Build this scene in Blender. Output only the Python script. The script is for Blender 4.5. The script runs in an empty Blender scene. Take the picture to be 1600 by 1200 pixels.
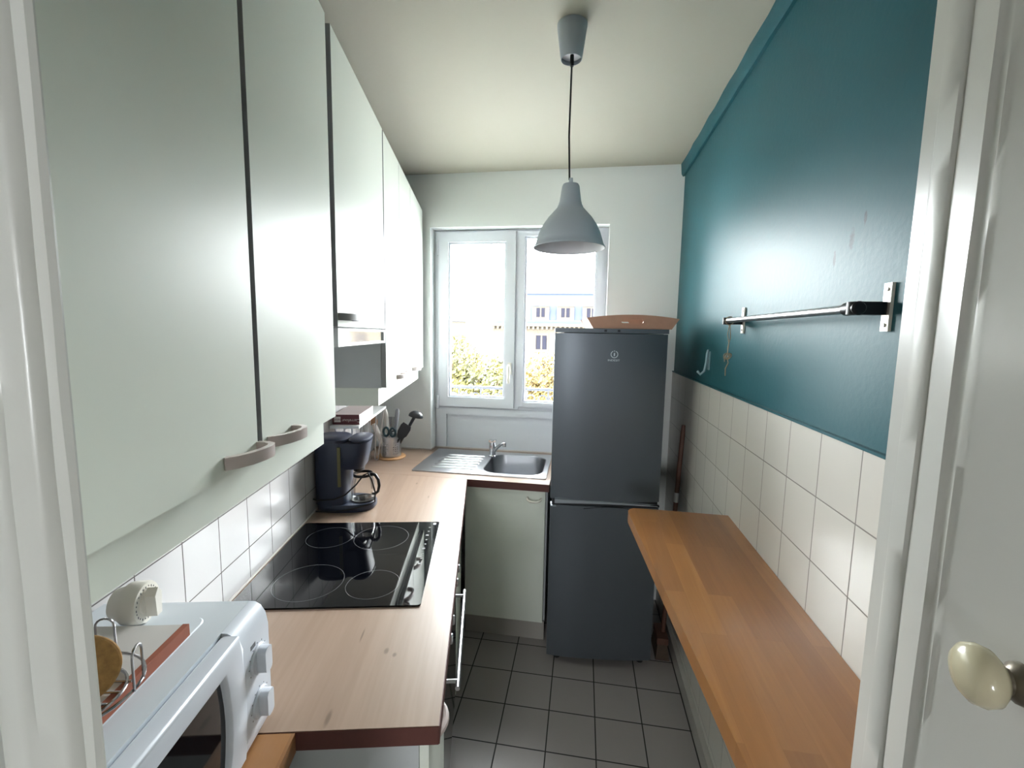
import bpy, bmesh, math, random
from mathutils import Vector, Matrix
random.seed(7)
SC = bpy.context.scene
COL = SC.collection

# ------------------------------------------------------------------ camera
F_PX, PITCH, ROLL, YAW = 696.217, 0.1117689, 0.0169725, 0.1561889
cy, sy = math.cos(YAW), math.sin(YAW)
fw = Vector((-sy*math.cos(PITCH), cy*math.cos(PITCH), -math.sin(PITCH)))
rt = Vector((cy, sy, 0)); up = rt.cross(fw)
r2 = rt*math.cos(ROLL) + up*math.sin(ROLL); u2 = r2.cross(fw)
cam = bpy.data.cameras.new('camera'); camo = bpy.data.objects.new('camera', cam); COL.objects.link(camo)
cam.sensor_width = 36.0; cam.lens = F_PX/1600*36; cam.clip_start = 0.01; cam.clip_end = 400
M = Matrix((r2, u2, -fw)).transposed().to_4x4(); M.translation = (0, 0, 1.66)
camo.matrix_world = M
SC.camera = camo

# ------------------------------------------------------------------ world, light, exposure
W_STRENGTH = 9.0
wd = bpy.data.worlds.new('sky'); SC.world = wd; wd.use_nodes = True
bg = wd.node_tree.nodes['Background']
bg.inputs[0].default_value = (0.95, 0.98, 1.0, 1); bg.inputs[1].default_value = W_STRENGTH
SC.view_settings.view_transform = 'Standard'; SC.view_settings.look = 'None'
SC.view_settings.gamma = 1; SC.view_settings.use_curve_mapping = False
SC.view_settings.exposure = 2.82
def portal(name, loc, rot, sx, sz):
    l = bpy.data.lights.new(name, 'AREA'); l.shape = 'RECTANGLE'; l.size = sx; l.size_y = sz
    l.cycles.is_portal = True
    o = bpy.data.objects.new(name, l); COL.objects.link(o); o.location = loc; o.rotation_euler = rot
portal('window_daylight', (-0.40, 2.96, 1.75), (math.radians(-90), 0, 0), 1.0, 1.1)
portal('hall_fill_portal', (-0.25, -2.44, 1.5), (math.radians(90), 0, 0), 0.5, 0.4)  # guides sky light through the unseen opening added behind the camera as fill

# ------------------------------------------------------------------ frames and helpers
YL = 0.22250985                     # the left run of units stands 12.7 degrees off the room's axis
nL = Vector((math.cos(YL), math.sin(YL), 0)); dL = Vector((-math.sin(YL), math.cos(YL), 0))
def WL(a, b, z=0): return nL*a + dL*b + Vector((0, 0, z))
PI = math.pi
# the fridge stands turned a little: (a, b) frame whose point (.335, 2.067) is its left front edge
FROT = math.radians(5.5); FO = Vector((-.130, 2.090, 0))
def WF(a, b, z=0): return FO + Vector((math.cos(FROT), math.sin(FROT), 0))*(a-.335) + Vector((-math.sin(FROT), math.cos(FROT), 0))*(b-2.067) + Vector((0, 0, z))
BASE = {}

def put(o, frame, base, rz=0.0):
    if frame == 'L': o.location = WL(*base); o.rotation_euler = (0, 0, YL + rz)
    elif frame == 'F': o.location = WF(*base); o.rotation_euler = (0, 0, FROT)
    else: o.location = base; o.rotation_euler = (0, 0, rz)
    BASE[o.name] = Vector(base)
def tag(o, label=None, cat=None, group=None, kind=None):
    if label: o['label'] = label
    if cat: o['category'] = cat
    if group: o['group'] = group
    if kind: o['kind'] = kind
    return o
def thing(name, label, cat, base=(0, 0, 0), frame='W', group=None, rz=0.0):
    o = bpy.data.objects.new(name, None); COL.objects.link(o); o.empty_display_size = .05
    put(o, frame, base, rz)
    return tag(o, label, cat, group)

class MB:
    """collects shapes; build() links them as one mesh object"""
    def __init__(s): s.bm = bmesh.new(); s.mi = 0
    def _new(s, f0):
        s.bm.faces.ensure_lookup_table()
        for f in s.bm.faces[f0:]: f.material_index = s.mi
    def _bev(s, verts, bev, seg=2):
        if bev <= 0: return
        vs = set(verts); es = [e for e in s.bm.edges if e.verts[0] in vs and e.verts[1] in vs and len(e.link_faces) == 2 and e.calc_face_angle(0) > .6]
        bmesh.ops.bevel(s.bm, geom=es, offset=bev, segments=seg, affect='EDGES', profile=.5, clamp_overlap=True)
    def box(s, x0, x1, y0, y1, z0, z1, bev=0.0, seg=2):
        f0 = len(s.bm.faces)
        v = [s.bm.verts.new((x, y, z)) for x in (x0, x1) for y in (y0, y1) for z in (z0, z1)]
        for q in ((0,1,3,2),(4,6,7,5),(0,4,5,1),(2,3,7,6),(0,2,6,4),(1,5,7,3)): s.bm.faces.new([v[i] for i in q])
        s._bev(v, bev, seg); s._new(f0); return s
    def prism(s, pts, axis, lo, hi, bev=0.0, seg=2):
        """polygon pts (u,v) swept along axis: x->(y,z) y->(x,z) z->(x,y)"""
        f0 = len(s.bm.faces)
        def P(u, v, w): return {'x': (w, u, v), 'y': (u, w, v), 'z': (u, v, w)}[axis]
        A = [s.bm.verts.new(P(u, v, lo)) for u, v in pts]; B = [s.bm.verts.new(P(u, v, hi)) for u, v in pts]
        n = len(pts); s.bm.faces.new(A[::-1]); s.bm.faces.new(B)
        for i in range(n): s.bm.faces.new((A[i], A[(i+1) % n], B[(i+1) % n], B[i]))
        s._bev(A+B, bev, seg); s._new(f0); return s
    def holed(s, outer, inners, z0, z1, axis='z'):
        """plate with holes swept along axis"""
        f0 = len(s.bm.faces)
        def P(u, v, w): return {'x': (w, u, v), 'y': (u, w, v), 'z': (u, v, w)}[axis]
        L = {}
        for z in (z0, z1):
            es = []; L[z] = []
            for loop in [outer]+inners:
                vs = [s.bm.verts.new(P(u, v, z)) for u, v in loop]; L[z].append(vs)
                es += [s.bm.edges.new((vs[i], vs[(i+1) % len(vs)])) for i in range(len(vs))]
            bmesh.ops.triangle_fill(s.bm, edges=es, use_beauty=True, use_dissolve=False)
        for A, B in zip(L[z0], L[z1]):
            n = len(A)
            for i in range(n): s.bm.faces.new((A[i], A[(i+1) % n], B[(i+1) % n], B[i]))
        s._new(f0); return s
    def rings(s, loops, cap0=True, cap1=True):
        """bridge successive loops of 3D points"""
        f0 = len(s.bm.faces)
        R = [[s.bm.verts.new(p) for p in lp] for lp in loops]; n = len(R[0])
        for A, B in zip(R, R[1:]):
            for i in range(n): s.bm.faces.new((A[i], A[(i+1) % n], B[(i+1) % n], B[i]))
        if cap0: s.bm.faces.new(R[0][::-1])
        if cap1: s.bm.faces.new(R[-1])
        s._new(f0); return s
    def lathe(s, prof, c=(0, 0, 0), seg=32, axis='z', cap0=False, cap1=False):
        loops = []
        for r, h in prof:
            lp = []
            for i in range(seg):
                t = 2*PI*i/seg; u, v = r*math.cos(t), r*math.sin(t)
                p = {'z': (u, v, h), 'x': (h, u, v), 'y': (u, h, v)}[axis]
                lp.append((c[0]+p[0], c[1]+p[1], c[2]+p[2]))
            loops.append(lp)
        return s.rings(loops, cap0, cap1)
    def cyl(s, p0, p1, r, r1=None, seg=20, bev=0.0):
        p0, p1 = Vector(p0), Vector(p1); d = (p1-p0).normalized()
        u = d.orthogonal().normalized(); v = d.cross(u); r1 = r if r1 is None else r1
        L = (p1-p0).length
        def ring(c, q): return [c+u*(q*math.cos(2*PI*i/seg))+v*(q*math.sin(2*PI*i/seg)) for i in range(seg)]
        lp = [ring(p0, r), ring(p1, r1)]
        if bev: lp = [ring(p0, r-bev), ring(p0+d*bev, r), ring(p1-d*bev, r1), ring(p1, r1-bev)]
        return s.rings(lp)
    def tube(s, pts, r, seg=8, closed=False):
        pts = [Vector(p) for p in pts]; n = len(pts); loops = []; u = None
        for i, p in enumerate(pts):
            a = pts[i-1] if (i or closed) else p; b = pts[(i+1) % n] if (i < n-1 or closed) else p
            d = (b-a).normalized()
            if u is None: u = d.orthogonal().normalized()
            u = (u-d*u.dot(d)).normalized(); v = d.cross(u)
            rr_ = r[i] if isinstance(r, (list, tuple)) else r
            loops.append([p+u*(rr_*math.cos(2*PI*k/seg))+v*(rr_*math.sin(2*PI*k/seg)) for k in range(seg)])
        if closed: return s.rings(loops+[loops[0]], False, False)
        return s.rings(loops)
    def ball(s, c, rx, ry=None, rz=None, seg=24, ring=14):
        ry = rx if ry is None else ry; rz = rx if rz is None else rz; loops = []
        for k in range(1, ring):
            t = PI*k/ring
            loops.append([(c[0]+rx*math.sin(t)*math.cos(2*PI*i/seg), c[1]+ry*math.sin(t)*math.sin(2*PI*i/seg), c[2]-rz*math.cos(t)) for i in range(seg)])
        return s.rings(loops)
    def text(s, body, size, mat4, extrude=.0004, spacing=1.0):
        cu = bpy.data.curves.new('lettering', 'FONT'); cu.body = body; cu.size = size; cu.extrude = extrude
        cu.align_x = 'CENTER'; cu.align_y = 'CENTER'; cu.space_character = spacing
        o = bpy.data.objects.new('lettering', cu); COL.objects.link(o)
        me = bpy.data.meshes.new_from_object(o); me.transform(mat4)
        f0 = len(s.bm.faces); s.bm.from_mesh(me); s._new(f0)
        bpy.data.objects.remove(o); bpy.data.meshes.remove(me); bpy.data.curves.remove(cu); return s
    def move(s, m):
        bmesh.ops.transform(s.bm, matrix=m, verts=s.bm.verts); return s
    def build(s, name, m, parent=None, frame=None, base=None, kind=None, smooth=40, keep=False):
        root = parent
        while root is not None and root.parent is not None: root = root.parent
        off = BASE[root.name] if root is not None else Vector(base if base is not None else (0, 0, 0))
        if not keep: bmesh.ops.translate(s.bm, verts=s.bm.verts, vec=-off)
        bmesh.ops.recalc_face_normals(s.bm, faces=s.bm.faces)
        me = bpy.data.meshes.new(name); s.bm.to_mesh(me); s.bm.free()
        for mm in (m if isinstance(m, (list, tuple)) else [m]): me.materials.append(mm)
        if smooth:
            for p in me.polygons: p.use_smooth = True
            me.set_sharp_from_angle(angle=math.radians(smooth))
        o = bpy.data.objects.new(name, me); COL.objects.link(o)
        if parent is not None: o.parent = parent
        else: put(o, frame or 'W', tuple(off))
        if kind: o['kind'] = kind
        return o

def rr(x0, x1, y0, y1, r, n=6):
    out = []
    for cx, cy_, a in ((x1-r, y1-r, 0), (x0+r, y1-r, 90), (x0+r, y0+r, 180), (x1-r, y0+r, 270)):
        for i in range(n+1):
            t = math.radians(a+90*i/n); out.append((cx+r*math.cos(t), cy_+r*math.sin(t)))
    return out
def arc(cx, cy_, r, a0, a1, n=12):
    return [(cx+r*math.cos(math.radians(a0+(a1-a0)*i/n)), cy_+r*math.sin(math.radians(a0+(a1-a0)*i/n))) for i in range(n+1)]

# ------------------------------------------------------------------ materials
def srgb(r, g, b):
    f = lambda c: (c/255/12.92) if c/255 <= .04045 else ((c/255+.055)/1.055)**2.4
    return (f(r), f(g), f(b), 1)
class NT:
    def __init__(s, name):
        s.m = bpy.data.materials.new(name); s.m.use_nodes = True; s.t = s.m.node_tree
        s.b = s.t.nodes['Principled BSDF']
    def n(s, typ, **k):
        x = s.t.nodes.new(typ)
        for a, v in k.items():
            if a.startswith('i_'): x.inputs[a[2:].replace('_', ' ')].default_value = v
            else: setattr(x, a, v)
        return x
    def l(s, a, b): s.t.links.new(a, b)
    def coord(s, axes='xyz', off=(0, 0, 0), scale=(1, 1, 1)):
        tc = s.n('ShaderNodeTexCoord'); sp = s.n('ShaderNodeSeparateXYZ'); cb = s.n('ShaderNodeCombineXYZ')
        s.l(tc.outputs['Object'], sp.inputs[0])
        for i, a in enumerate(axes): s.l(sp.outputs['xyz'.index(a)], cb.inputs[i])
        mp = s.n('ShaderNodeMapping'); mp.inputs['Location'].default_value = off; mp.inputs['Scale'].default_value = scale
        s.l(cb.outputs[0], mp.inputs[0]); return mp.outputs[0]
    def bump(s, h, strength=.1, dist=.002):
        b = s.n('ShaderNodeBump'); b.inputs['Strength'].default_value = strength; b.inputs['Distance'].default_value = dist
        s.l(h, b.inputs['Height']); s.l(b.outputs[0], s.b.inputs['Normal'])
def mat(name, col, rough=.5, metal=0.0, noise=0.0, nscale=40, bump=0.0, bscale=120, spec=.5, coat=0.0):
    t = NT(name); t.b.inputs['Base Color'].default_value = col; t.b.inputs['Roughness'].default_value = rough
    t.b.inputs['Metallic'].default_value = metal; t.b.inputs['Specular IOR Level'].default_value = spec
    t.b.inputs['Coat Weight'].default_value = coat; t.b.inputs['Coat Roughness'].default_value = .1
    if noise:
        nz = t.n('ShaderNodeTexNoise', i_Scale=nscale, i_Detail=4.0); t.l(t.coord(), nz.inputs['Vector'])
        mx = t.n('ShaderNodeMix', data_type='RGBA'); mx.inputs[6].default_value = [c*(1-noise) for c in col[:3]]+[1]
        mx.inputs[7].default_value = [min(1, c*(1+noise)) for c in col[:3]]+[1]
        t.l(nz.outputs['Fac'], mx.inputs[0]); t.l(mx.outputs[2], t.b.inputs['Base Color'])
    if bump:
        nb = t.n('ShaderNodeTexNoise', i_Scale=bscale, i_Detail=5.0); t.l(t.coord(), nb.inputs['Vector']); t.bump(nb.outputs['Fac'], bump)
    return t.m
def tile_mat(name, axes, w, h, off, c1, c2, grout, mort=.0028, rough=.12):
    t = NT(name); v = t.coord(axes, off)
    b = t.n('ShaderNodeTexBrick', offset=0.0, squash=1.0)
    for k, val in (('Color1', c1), ('Color2', c2), ('Mortar', grout), ('Scale', 1.0), ('Mortar Size', mort), ('Mortar Smooth', .3), ('Bias', 0.0), ('Brick Width', w), ('Row Height', h)):
        b.inputs[k].default_value = val
    t.l(v, b.inputs['Vector']); t.l(b.outputs['Color'], t.b.inputs['Base Color'])
    mr = t.n('ShaderNodeMapRange'); mr.inputs[3].default_value = rough; mr.inputs[4].default_value = .8
    t.l(b.outputs['Fac'], mr.inputs[0]); t.l(mr.outputs[0], t.b.inputs['Roughness'])
    iv = t.n('ShaderNodeMath', operation='SUBTRACT'); iv.inputs[0].default_value = 1; t.l(b.outputs['Fac'], iv.inputs[1])
    nz = t.n('ShaderNodeTexNoise', i_Scale=9.0, i_Detail=2.0); t.l(t.coord(), nz.inputs['Vector'])
    ad = t.n('ShaderNodeMath', operation='ADD'); mu = t.n('ShaderNodeMath', operation='MULTIPLY'); mu.inputs[1].default_value = .12
    t.l(nz.outputs['Fac'], mu.inputs[0]); t.l(iv.outputs[0], ad.inputs[0]); t.l(mu.outputs[0], ad.inputs[1])
    t.bump(ad.outputs[0], .35, .0015)
    return t.m
def wood_mat(name, axes, cols, stave=None, rough=.35, grain=(3, 60, 1), gcon=.25, gap=.0006, coat=0.0, sv=.5, knots=()):
    """axes: first = along the grain. stave=(length,width): glued staves of different tones"""
    t = NT(name); v = t.coord(axes)
    mp = t.n('ShaderNodeMapping'); mp.inputs['Scale'].default_value = grain; t.l(v, mp.inputs[0])
    nz = t.n('ShaderNodeTexNoise', i_Scale=1.0, i_Detail=6.0, i_Roughness=.6, i_Distortion=.5)
    big = t.n('ShaderNodeTexNoise', i_Scale=1.0, i_Detail=3.0, i_Distortion=1.2)
    mp2 = t.n('ShaderNodeMapping'); mp2.inputs['Scale'].default_value = (1.4, 14, 1); t.l(v, mp2.inputs[0]); t.l(mp2.outputs[0], big.inputs['Vector'])
    if stave:
        b = t.n('ShaderNodeTexBrick', offset=.37, offset_frequency=2, squash=1.0)
        for k, val in (('Color1', (0, 0, 0, 1)), ('Color2', (1, 1, 1, 1)), ('Mortar', (.25, .25, .25, 1)), ('Scale', 1.0), ('Mortar Size', gap), ('Mortar Smooth', .1), ('Bias', 0.0), ('Brick Width', stave[0]), ('Row Height', stave[1])):
            b.inputs[k].default_value = val
        t.l(v, b.inputs['Vector'])
        ad = t.n('ShaderNodeVectorMath', operation='ADD'); t.l(mp.outputs[0], ad.inputs[0]); sc = t.n('ShaderNodeVectorMath', operation='SCALE'); sc.inputs[3].default_value = 20
        t.l(b.outputs['Color'], sc.inputs[0]); t.l(sc.outputs[0], ad.inputs[1]); t.l(ad.outputs[0], nz.inputs['Vector'])
    else: t.l(mp.outputs[0], nz.inputs['Vector'])
    cr = t.n('ShaderNodeValToRGB'); e = cr.color_ramp.elements
    e[0].position = .0; e[0].color = cols[0]; e[1].position = 1; e[1].color = cols[-1]
    for i, c in enumerate(cols[1:-1]): x = e.new((i+1)/(len(cols)-1)); x.color = c
    f = t.n('ShaderNodeMath', operation='MULTIPLY'); f.inputs[1].default_value = gcon; t.l(nz.outputs['Fac'], f.inputs[0])
    g = t.n('ShaderNodeMath', operation='MULTIPLY'); g.inputs[1].default_value = (sv if stave else 1-gcon)
    if stave:
        mixf = t.n('ShaderNodeMath', operation='ADD'); t.l(b.outputs['Color'], g.inputs[0])
        h = t.n('ShaderNodeMath', operation='MULTIPLY'); h.inputs[1].default_value = max(.1, 1-gcon-sv); t.l(big.outputs['Fac'], h.inputs[0])
        t.l(g.outputs[0], mixf.inputs[0]); t.l(h.outputs[0], mixf.inputs[1]); s2 = t.n('ShaderNodeMath', operation='ADD')
        t.l(mixf.outputs[0], s2.inputs[0]); t.l(f.outputs[0], s2.inputs[1])
    else:
        t.l(big.outputs['Fac'], g.inputs[0]); s2 = t.n('ShaderNodeMath', operation='ADD'); t.l(g.outputs[0], s2.inputs[0]); t.l(f.outputs[0], s2.inputs[1])
    t.l(s2.outputs[0], cr.inputs[0]); last = cr.outputs[0]
    for (kx, ky, ka, kb_) in knots:
        mq = t.n('ShaderNodeMapping'); mq.inputs['Location'].default_value = (-kx/ka, -ky/kb_, 0); mq.inputs['Scale'].default_value = (1/ka, 1/kb_, 0)
        t.l(v, mq.inputs[0]); ln = t.n('ShaderNodeVectorMath', operation='LENGTH'); t.l(mq.outputs[0], ln.inputs[0])
        mr = t.n('ShaderNodeMapRange', interpolation_type='SMOOTHSTEP'); mr.inputs[1].default_value = .3; mr.inputs[2].default_value = 1.2; mr.inputs[3].default_value = .55; mr.inputs[4].default_value = 0
        t.l(ln.outputs['Value'], mr.inputs[0]); mx = t.n('ShaderNodeMix', data_type='RGBA'); mx.inputs[7].default_value = [c*.45 for c in cols[0][:3]]+[1]
        t.l(mr.outputs[0], mx.inputs[0]); t.l(last, mx.inputs[6]); last = mx.outputs[2]
    t.l(last, t.b.inputs['Base Color'])
    t.b.inputs['Roughness'].default_value = rough; t.b.inputs['Coat Weight'].default_value = coat; t.b.inputs['Coat Roughness'].default_value = .09
    t.bump(nz.outputs['Fac'], .05, .001)
    return t.m
def glass_mat(name, tint=(1, 1, 1, 1), refl=1.0):
    t = NT(name); tr = t.n('ShaderNodeBsdfTransparent'); tr.inputs[0].default_value = tint
    gl = t.n('ShaderNodeBsdfGlossy'); gl.inputs['Roughness'].default_value = .02
    fr = t.n('ShaderNodeFresnel'); fr.inputs[0].default_value = 1.45
    mu = t.n('ShaderNodeMath', operation='MULTIPLY'); mu.inputs[1].default_value = refl; t.l(fr.outputs[0], mu.inputs[0])
    mx = t.n('ShaderNodeMixShader'); t.l(mu.outputs[0], mx.inputs[0]); t.l(tr.outputs[0], mx.inputs[1]); t.l(gl.outputs[0], mx.inputs[2])
    t.l(mx.outputs[0], t.t.nodes['Material Output'].inputs[0]); return t.m

m_ceil = mat('ceiling_paint', srgb(187, 183, 168), .75, bump=.05, bscale=60)
m_white = mat('wall_paint', srgb(236, 239, 238), .55, bump=.05, bscale=80)
m_trim = mat('gloss_white_paint', srgb(206, 208, 202), .3, bump=.12, bscale=18)
m_leaf = mat('door_paint', srgb(205, 204, 199), .3, bump=.10, bscale=14)
m_pvc = mat('window_pvc', srgb(218, 221, 228), .4)
m_cab = mat('cabinet_laminate', srgb(233, 238, 228), .40, bump=.02, bscale=300, spec=.25)
m_cabedge = mat('cabinet_edge', srgb(150, 152, 152), .5)
m_cabside = mat('cabinet_side', srgb(196, 200, 202), .5)
m_handle = mat('handle_plastic', srgb(196, 182, 178), .4)
m_handle2 = mat('handle_grey', srgb(150, 147, 146), .4)
m_steel = mat('stainless_steel', srgb(190, 192, 196), .28, 1.0, bump=.02, bscale=400)
m_basin = mat('basin_steel', srgb(160, 162, 166), .32, 1.0)
m_chrome = mat('chrome', srgb(215, 217, 222), .12, 1.0)
m_brush = mat('brushed_steel', srgb(196, 196, 198), .3, 1.0)
m_blk = mat('black_plastic', srgb(22, 23, 26), .4)
m_blkgl = mat('oven_glass', srgb(14, 15, 18), .06)
m_hob = mat('hob_glass', srgb(6, 7, 11), .035, spec=.4)
m_ring = mat('hob_print', srgb(112, 114, 118), .4)
m_touch = mat('touch_print', srgb(60, 61, 64), .5)
m_navy = mat('navy_plastic', srgb(40, 47, 66), .42, bump=.02, bscale=500)
m_navy2 = mat('navy_plastic_dark', srgb(34, 40, 60), .4)
m_gauge = mat('level_gauge', srgb(96, 90, 48), .4)
m_mw = mat('microwave_enamel', srgb(206, 213, 219), .32)
m_mw2 = mat('microwave_plastic', srgb(212, 217, 226), .34)
m_mark = mat('grey_print', srgb(110, 112, 115), .6)
m_fr = mat('fridge_silver', srgb(93, 99, 106), .36, .5, bump=.01, bscale=600)
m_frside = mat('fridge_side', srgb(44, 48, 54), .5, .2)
m_frdark = mat('fridge_gasket', srgb(24, 27, 32), .6)
m_frhandle = mat('fridge_handle', srgb(160, 168, 176), .3, .5)
m_logo = mat('logo_silver', srgb(200, 208, 214), .35, .3)
m_lamp = mat('lamp_grey', srgb(178, 186, 195), .42)
m_lampin = mat('lamp_white_inside', srgb(215, 214, 220), .5)
m_cord = mat('cord_black', srgb(18, 19, 20), .6)
m_tray = mat('tray_wood', srgb(186, 138, 114), .5, noise=.12, nscale=30)
m_handwood = mat('red_wood', srgb(150, 84, 62), .5, noise=.2, nscale=40)
m_cream = mat('cream_plastic', srgb(226, 222, 212), .35)
m_knob = mat('ivory_knob', srgb(206, 198, 168), .22, coat=.4)
m_knobstem = mat('knob_stem', srgb(120, 112, 98), .35, .6)
m_cork = mat('cork', srgb(150, 112, 62), .85, noise=.55, nscale=110, bump=.5, bscale=160)
m_wire = mat('wire_chrome', srgb(170, 168, 170), .2, 1.0)
m_ctile = mat('ceramic_trivet', srgb(206, 202, 198), .25)
m_brownedge = mat('worktop_edge', srgb(92, 52, 46), .55, noise=.12, nscale=60)
m_maroon = mat('box_maroon', srgb(92, 40, 46), .5)
m_boxtop = mat('box_top', srgb(190, 176, 176), .5)
m_label = mat('box_label', srgb(206, 200, 196), .5)
m_shelf = mat('white_plastic', srgb(228, 230, 230), .35)
m_utblack = mat('utensil_black', srgb(40, 44, 50), .4)
m_utteal = mat('utensil_teal', srgb(34, 62, 70), .45)
m_utwhite = mat('utensil_white', srgb(226, 222, 216), .45)
m_utgrey = mat('utensil_grey', srgb(150, 152, 158), .4)
m_spoonwood = mat('spoon_wood', srgb(196, 152, 116), .6, noise=.1)
m_bamboo = mat('round_wood', srgb(196, 150, 104), .5, noise=.1)
m_broom = mat('broom_stick', srgb(98, 66, 54), .5, noise=.15)
m_bristle = mat('bristle', srgb(86, 70, 58), .8, noise=.3)
m_string = mat('twine', srgb(168, 150, 128), .9)
m_tape = mat('tape_white', srgb(190, 190, 192), .5)
m_hook = mat('clear_plastic', srgb(150, 176, 186), .15)
m_iron = mat('wrought_iron', srgb(40, 41, 47), .7)
m_bracket = mat('bracket_cream', srgb(236, 228, 214), .35, .2)
m_skirt = mat('skirting_paint', srgb(176, 172, 166), .4)
m_street = mat('asphalt', srgb(150, 150, 150), .9)
m_stone = mat('facade_stone', srgb(54, 49, 42), .8, noise=.06, nscale=2, spec=.1)
m_slate = mat('slate_roof', srgb(38, 43, 54), .7, noise=.05, nscale=2, spec=.1)
m_bwin = mat('far_window', srgb(20, 20, 26), .8, spec=.02)
m_bark = mat('bark', srgb(90, 70, 55), .9)
m_hall = mat('hall_paint', srgb(200, 196, 190), .7)
m_glass = glass_mat('window_glass', (.98, .99, .985, 1), .7)
m_carafe = glass_mat('carafe_glass', (.99, .995, .995, 1), .45)
m_floor = tile_mat('floor_tiles', 'xyz', .2, .2, (-.106+.2, -1.815+2, 0), srgb(156, 150, 148), srgb(151, 145, 143), srgb(40, 38, 37), .0030, .3)
m_tileR = tile_mat('wall_tiles_right', 'yzx', .149, .15, (-1.22+1.49, -1.455+1.5, 0), srgb(218, 213, 206), srgb(212, 208, 201), srgb(130, 124, 118), .0018, .24)
m_tileL = tile_mat('wall_tiles_left', 'yzx', .1475, .157, (-1.068+1.475, -1.147+1.57, 0), srgb(202, 200, 200), srgb(197, 196, 196), srgb(90, 85, 82), .0018, .2)
# knots of the long worktop, in its own (length, width) coordinates
KN = [(b-.805, a+.716, p, q) for a, b, p, q in ((-.227, 1.020, .013, .007), (-.205, 1.006, .009, .006), (-.302, .832, .024, .006), (-.332, 2.24, .016, .006), (-.25, 2.05, .02, .004), (-.30, 1.08, .03, .003))]
m_bar = wood_mat('bar_beech', 'yxz', [srgb(112, 70, 38), srgb(148, 97, 54), srgb(170, 116, 66), srgb(190, 140, 84)], (.42, .055), .3, (4, 70, 1), .42, .0003, coat=.6, sv=.42)
m_board = wood_mat('board_beech', 'yxz', [srgb(112, 76, 44), srgb(146, 102, 62), srgb(166, 122, 78)], (.5, .06), .35, (4, 90, 1), .3)
m_top = wood_mat('oak_laminate', 'yxz', [srgb(116, 94, 77), srgb(145, 122, 105), srgb(162, 139, 122), srgb(172, 154, 138)], (2.6, .16), .34, (2.2, 42, 1), .55, .0001, sv=.12, knots=KN)
m_top2 = wood_mat('oak_laminate_across', 'xyz', [srgb(116, 94, 77), srgb(145, 122, 105), srgb(162, 139, 122), srgb(172, 154, 138)], (2.6, .16), .34, (2.2, 42, 1), .42, .0001, sv=.12)
def teal():
    t = NT('teal_paint'); v = t.coord()
    nz = t.n('ShaderNodeTexNoise', i_Scale=2.5, i_Detail=3.0); t.l(v, nz.inputs['Vector'])
    cr = t.n('ShaderNodeValToRGB'); cr.color_ramp.elements[0].color = srgb(42, 90, 99); cr.color_ramp.elements[1].color = srgb(48, 97, 106)
    t.l(nz.outputs['Fac'], cr.inputs[0])
    # scuffs: worn dark marks at their own places on the wall
    last = cr.outputs[0]
    for (y, z, ry, rz_) in ((1.045, 1.865, .012, .030), (1.105, 1.835, .008, .026), (1.005, 1.90, .007, .022)):
        mp = t.n('ShaderNodeMapping'); mp.inputs['Location'].default_value = (0, -y/ry, -z/rz_); mp.inputs['Scale'].default_value = (0, 1/ry, 1/rz_)
        t.l(v, mp.inputs[0]); ln = t.n('ShaderNodeVectorMath', operation='LENGTH'); t.l(mp.outputs[0], ln.inputs[0])
        n2 = t.n('ShaderNodeTexNoise', i_Scale=160.0, i_Detail=3.0); t.l(v, n2.inputs['Vector'])
        ad = t.n('ShaderNodeMath', operation='ADD'); t.l(ln.outputs['Value'], ad.inputs[0]); t.l(n2.outputs['Fac'], ad.inputs[1])
        mr = t.n('ShaderNodeMapRange'); mr.inputs[1].default_value = .95; mr.inputs[2].default_value = 1.3; mr.inputs[3].default_value = .55; mr.inputs[4].default_value = 0
        t.l(ad.outputs[0], mr.inputs[0]); mx = t.n('ShaderNodeMix', data_type='RGBA'); mx.inputs[7].default_value = srgb(20, 40, 48)
        t.l(mr.outputs[0], mx.inputs[0]); t.l(last, mx.inputs[6]); last = mx.outputs[2]
    t.l(last, t.b.inputs['Base Color']); t.b.inputs['Roughness'].default_value = .42; t.b.inputs['Specular IOR Level'].default_value = .125
    nb = t.n('ShaderNodeTexNoise', i_Scale=70.0, i_Detail=6.0); t.l(v, nb.inputs['Vector'])
    nc = t.n('ShaderNodeTexNoise', i_Scale=8.0, i_Detail=2.0); t.l(v, nc.inputs['Vector'])
    ad = t.n('ShaderNodeMath', operation='ADD'); t.l(nb.outputs['Fac'], ad.inputs[0]); t.l(nc.outputs['Fac'], ad.inputs[1])
    t.bump(ad.outputs[0], .16, .003)
    return t.m
m_teal = teal()
def leafmat(name, c1, c2):
    t = NT(name); nz = t.n('ShaderNodeTexNoise', i_Scale=1.6, i_Detail=4.0); t.l(t.coord(), nz.inputs['Vector'])
    cr = t.n('ShaderNodeValToRGB'); cr.color_ramp.elements[0].position = .35; cr.color_ramp.elements[1].position = .65
    cr.color_ramp.elements[0].color = c1; cr.color_ramp.elements[1].color = c2
    t.l(nz.outputs['Fac'], cr.inputs[0]); t.l(cr.outputs[0], t.b.inputs['Base Color']); t.b.inputs['Roughness'].default_value = .7
    return t.m
m_leafA = leafmat('autumn_leaves_green', srgb(34, 38, 7), srgb(72, 66, 11))
m_leafB = leafmat('autumn_leaves_gold', srgb(64, 48, 8), srgb(80, 66, 12))

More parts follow.
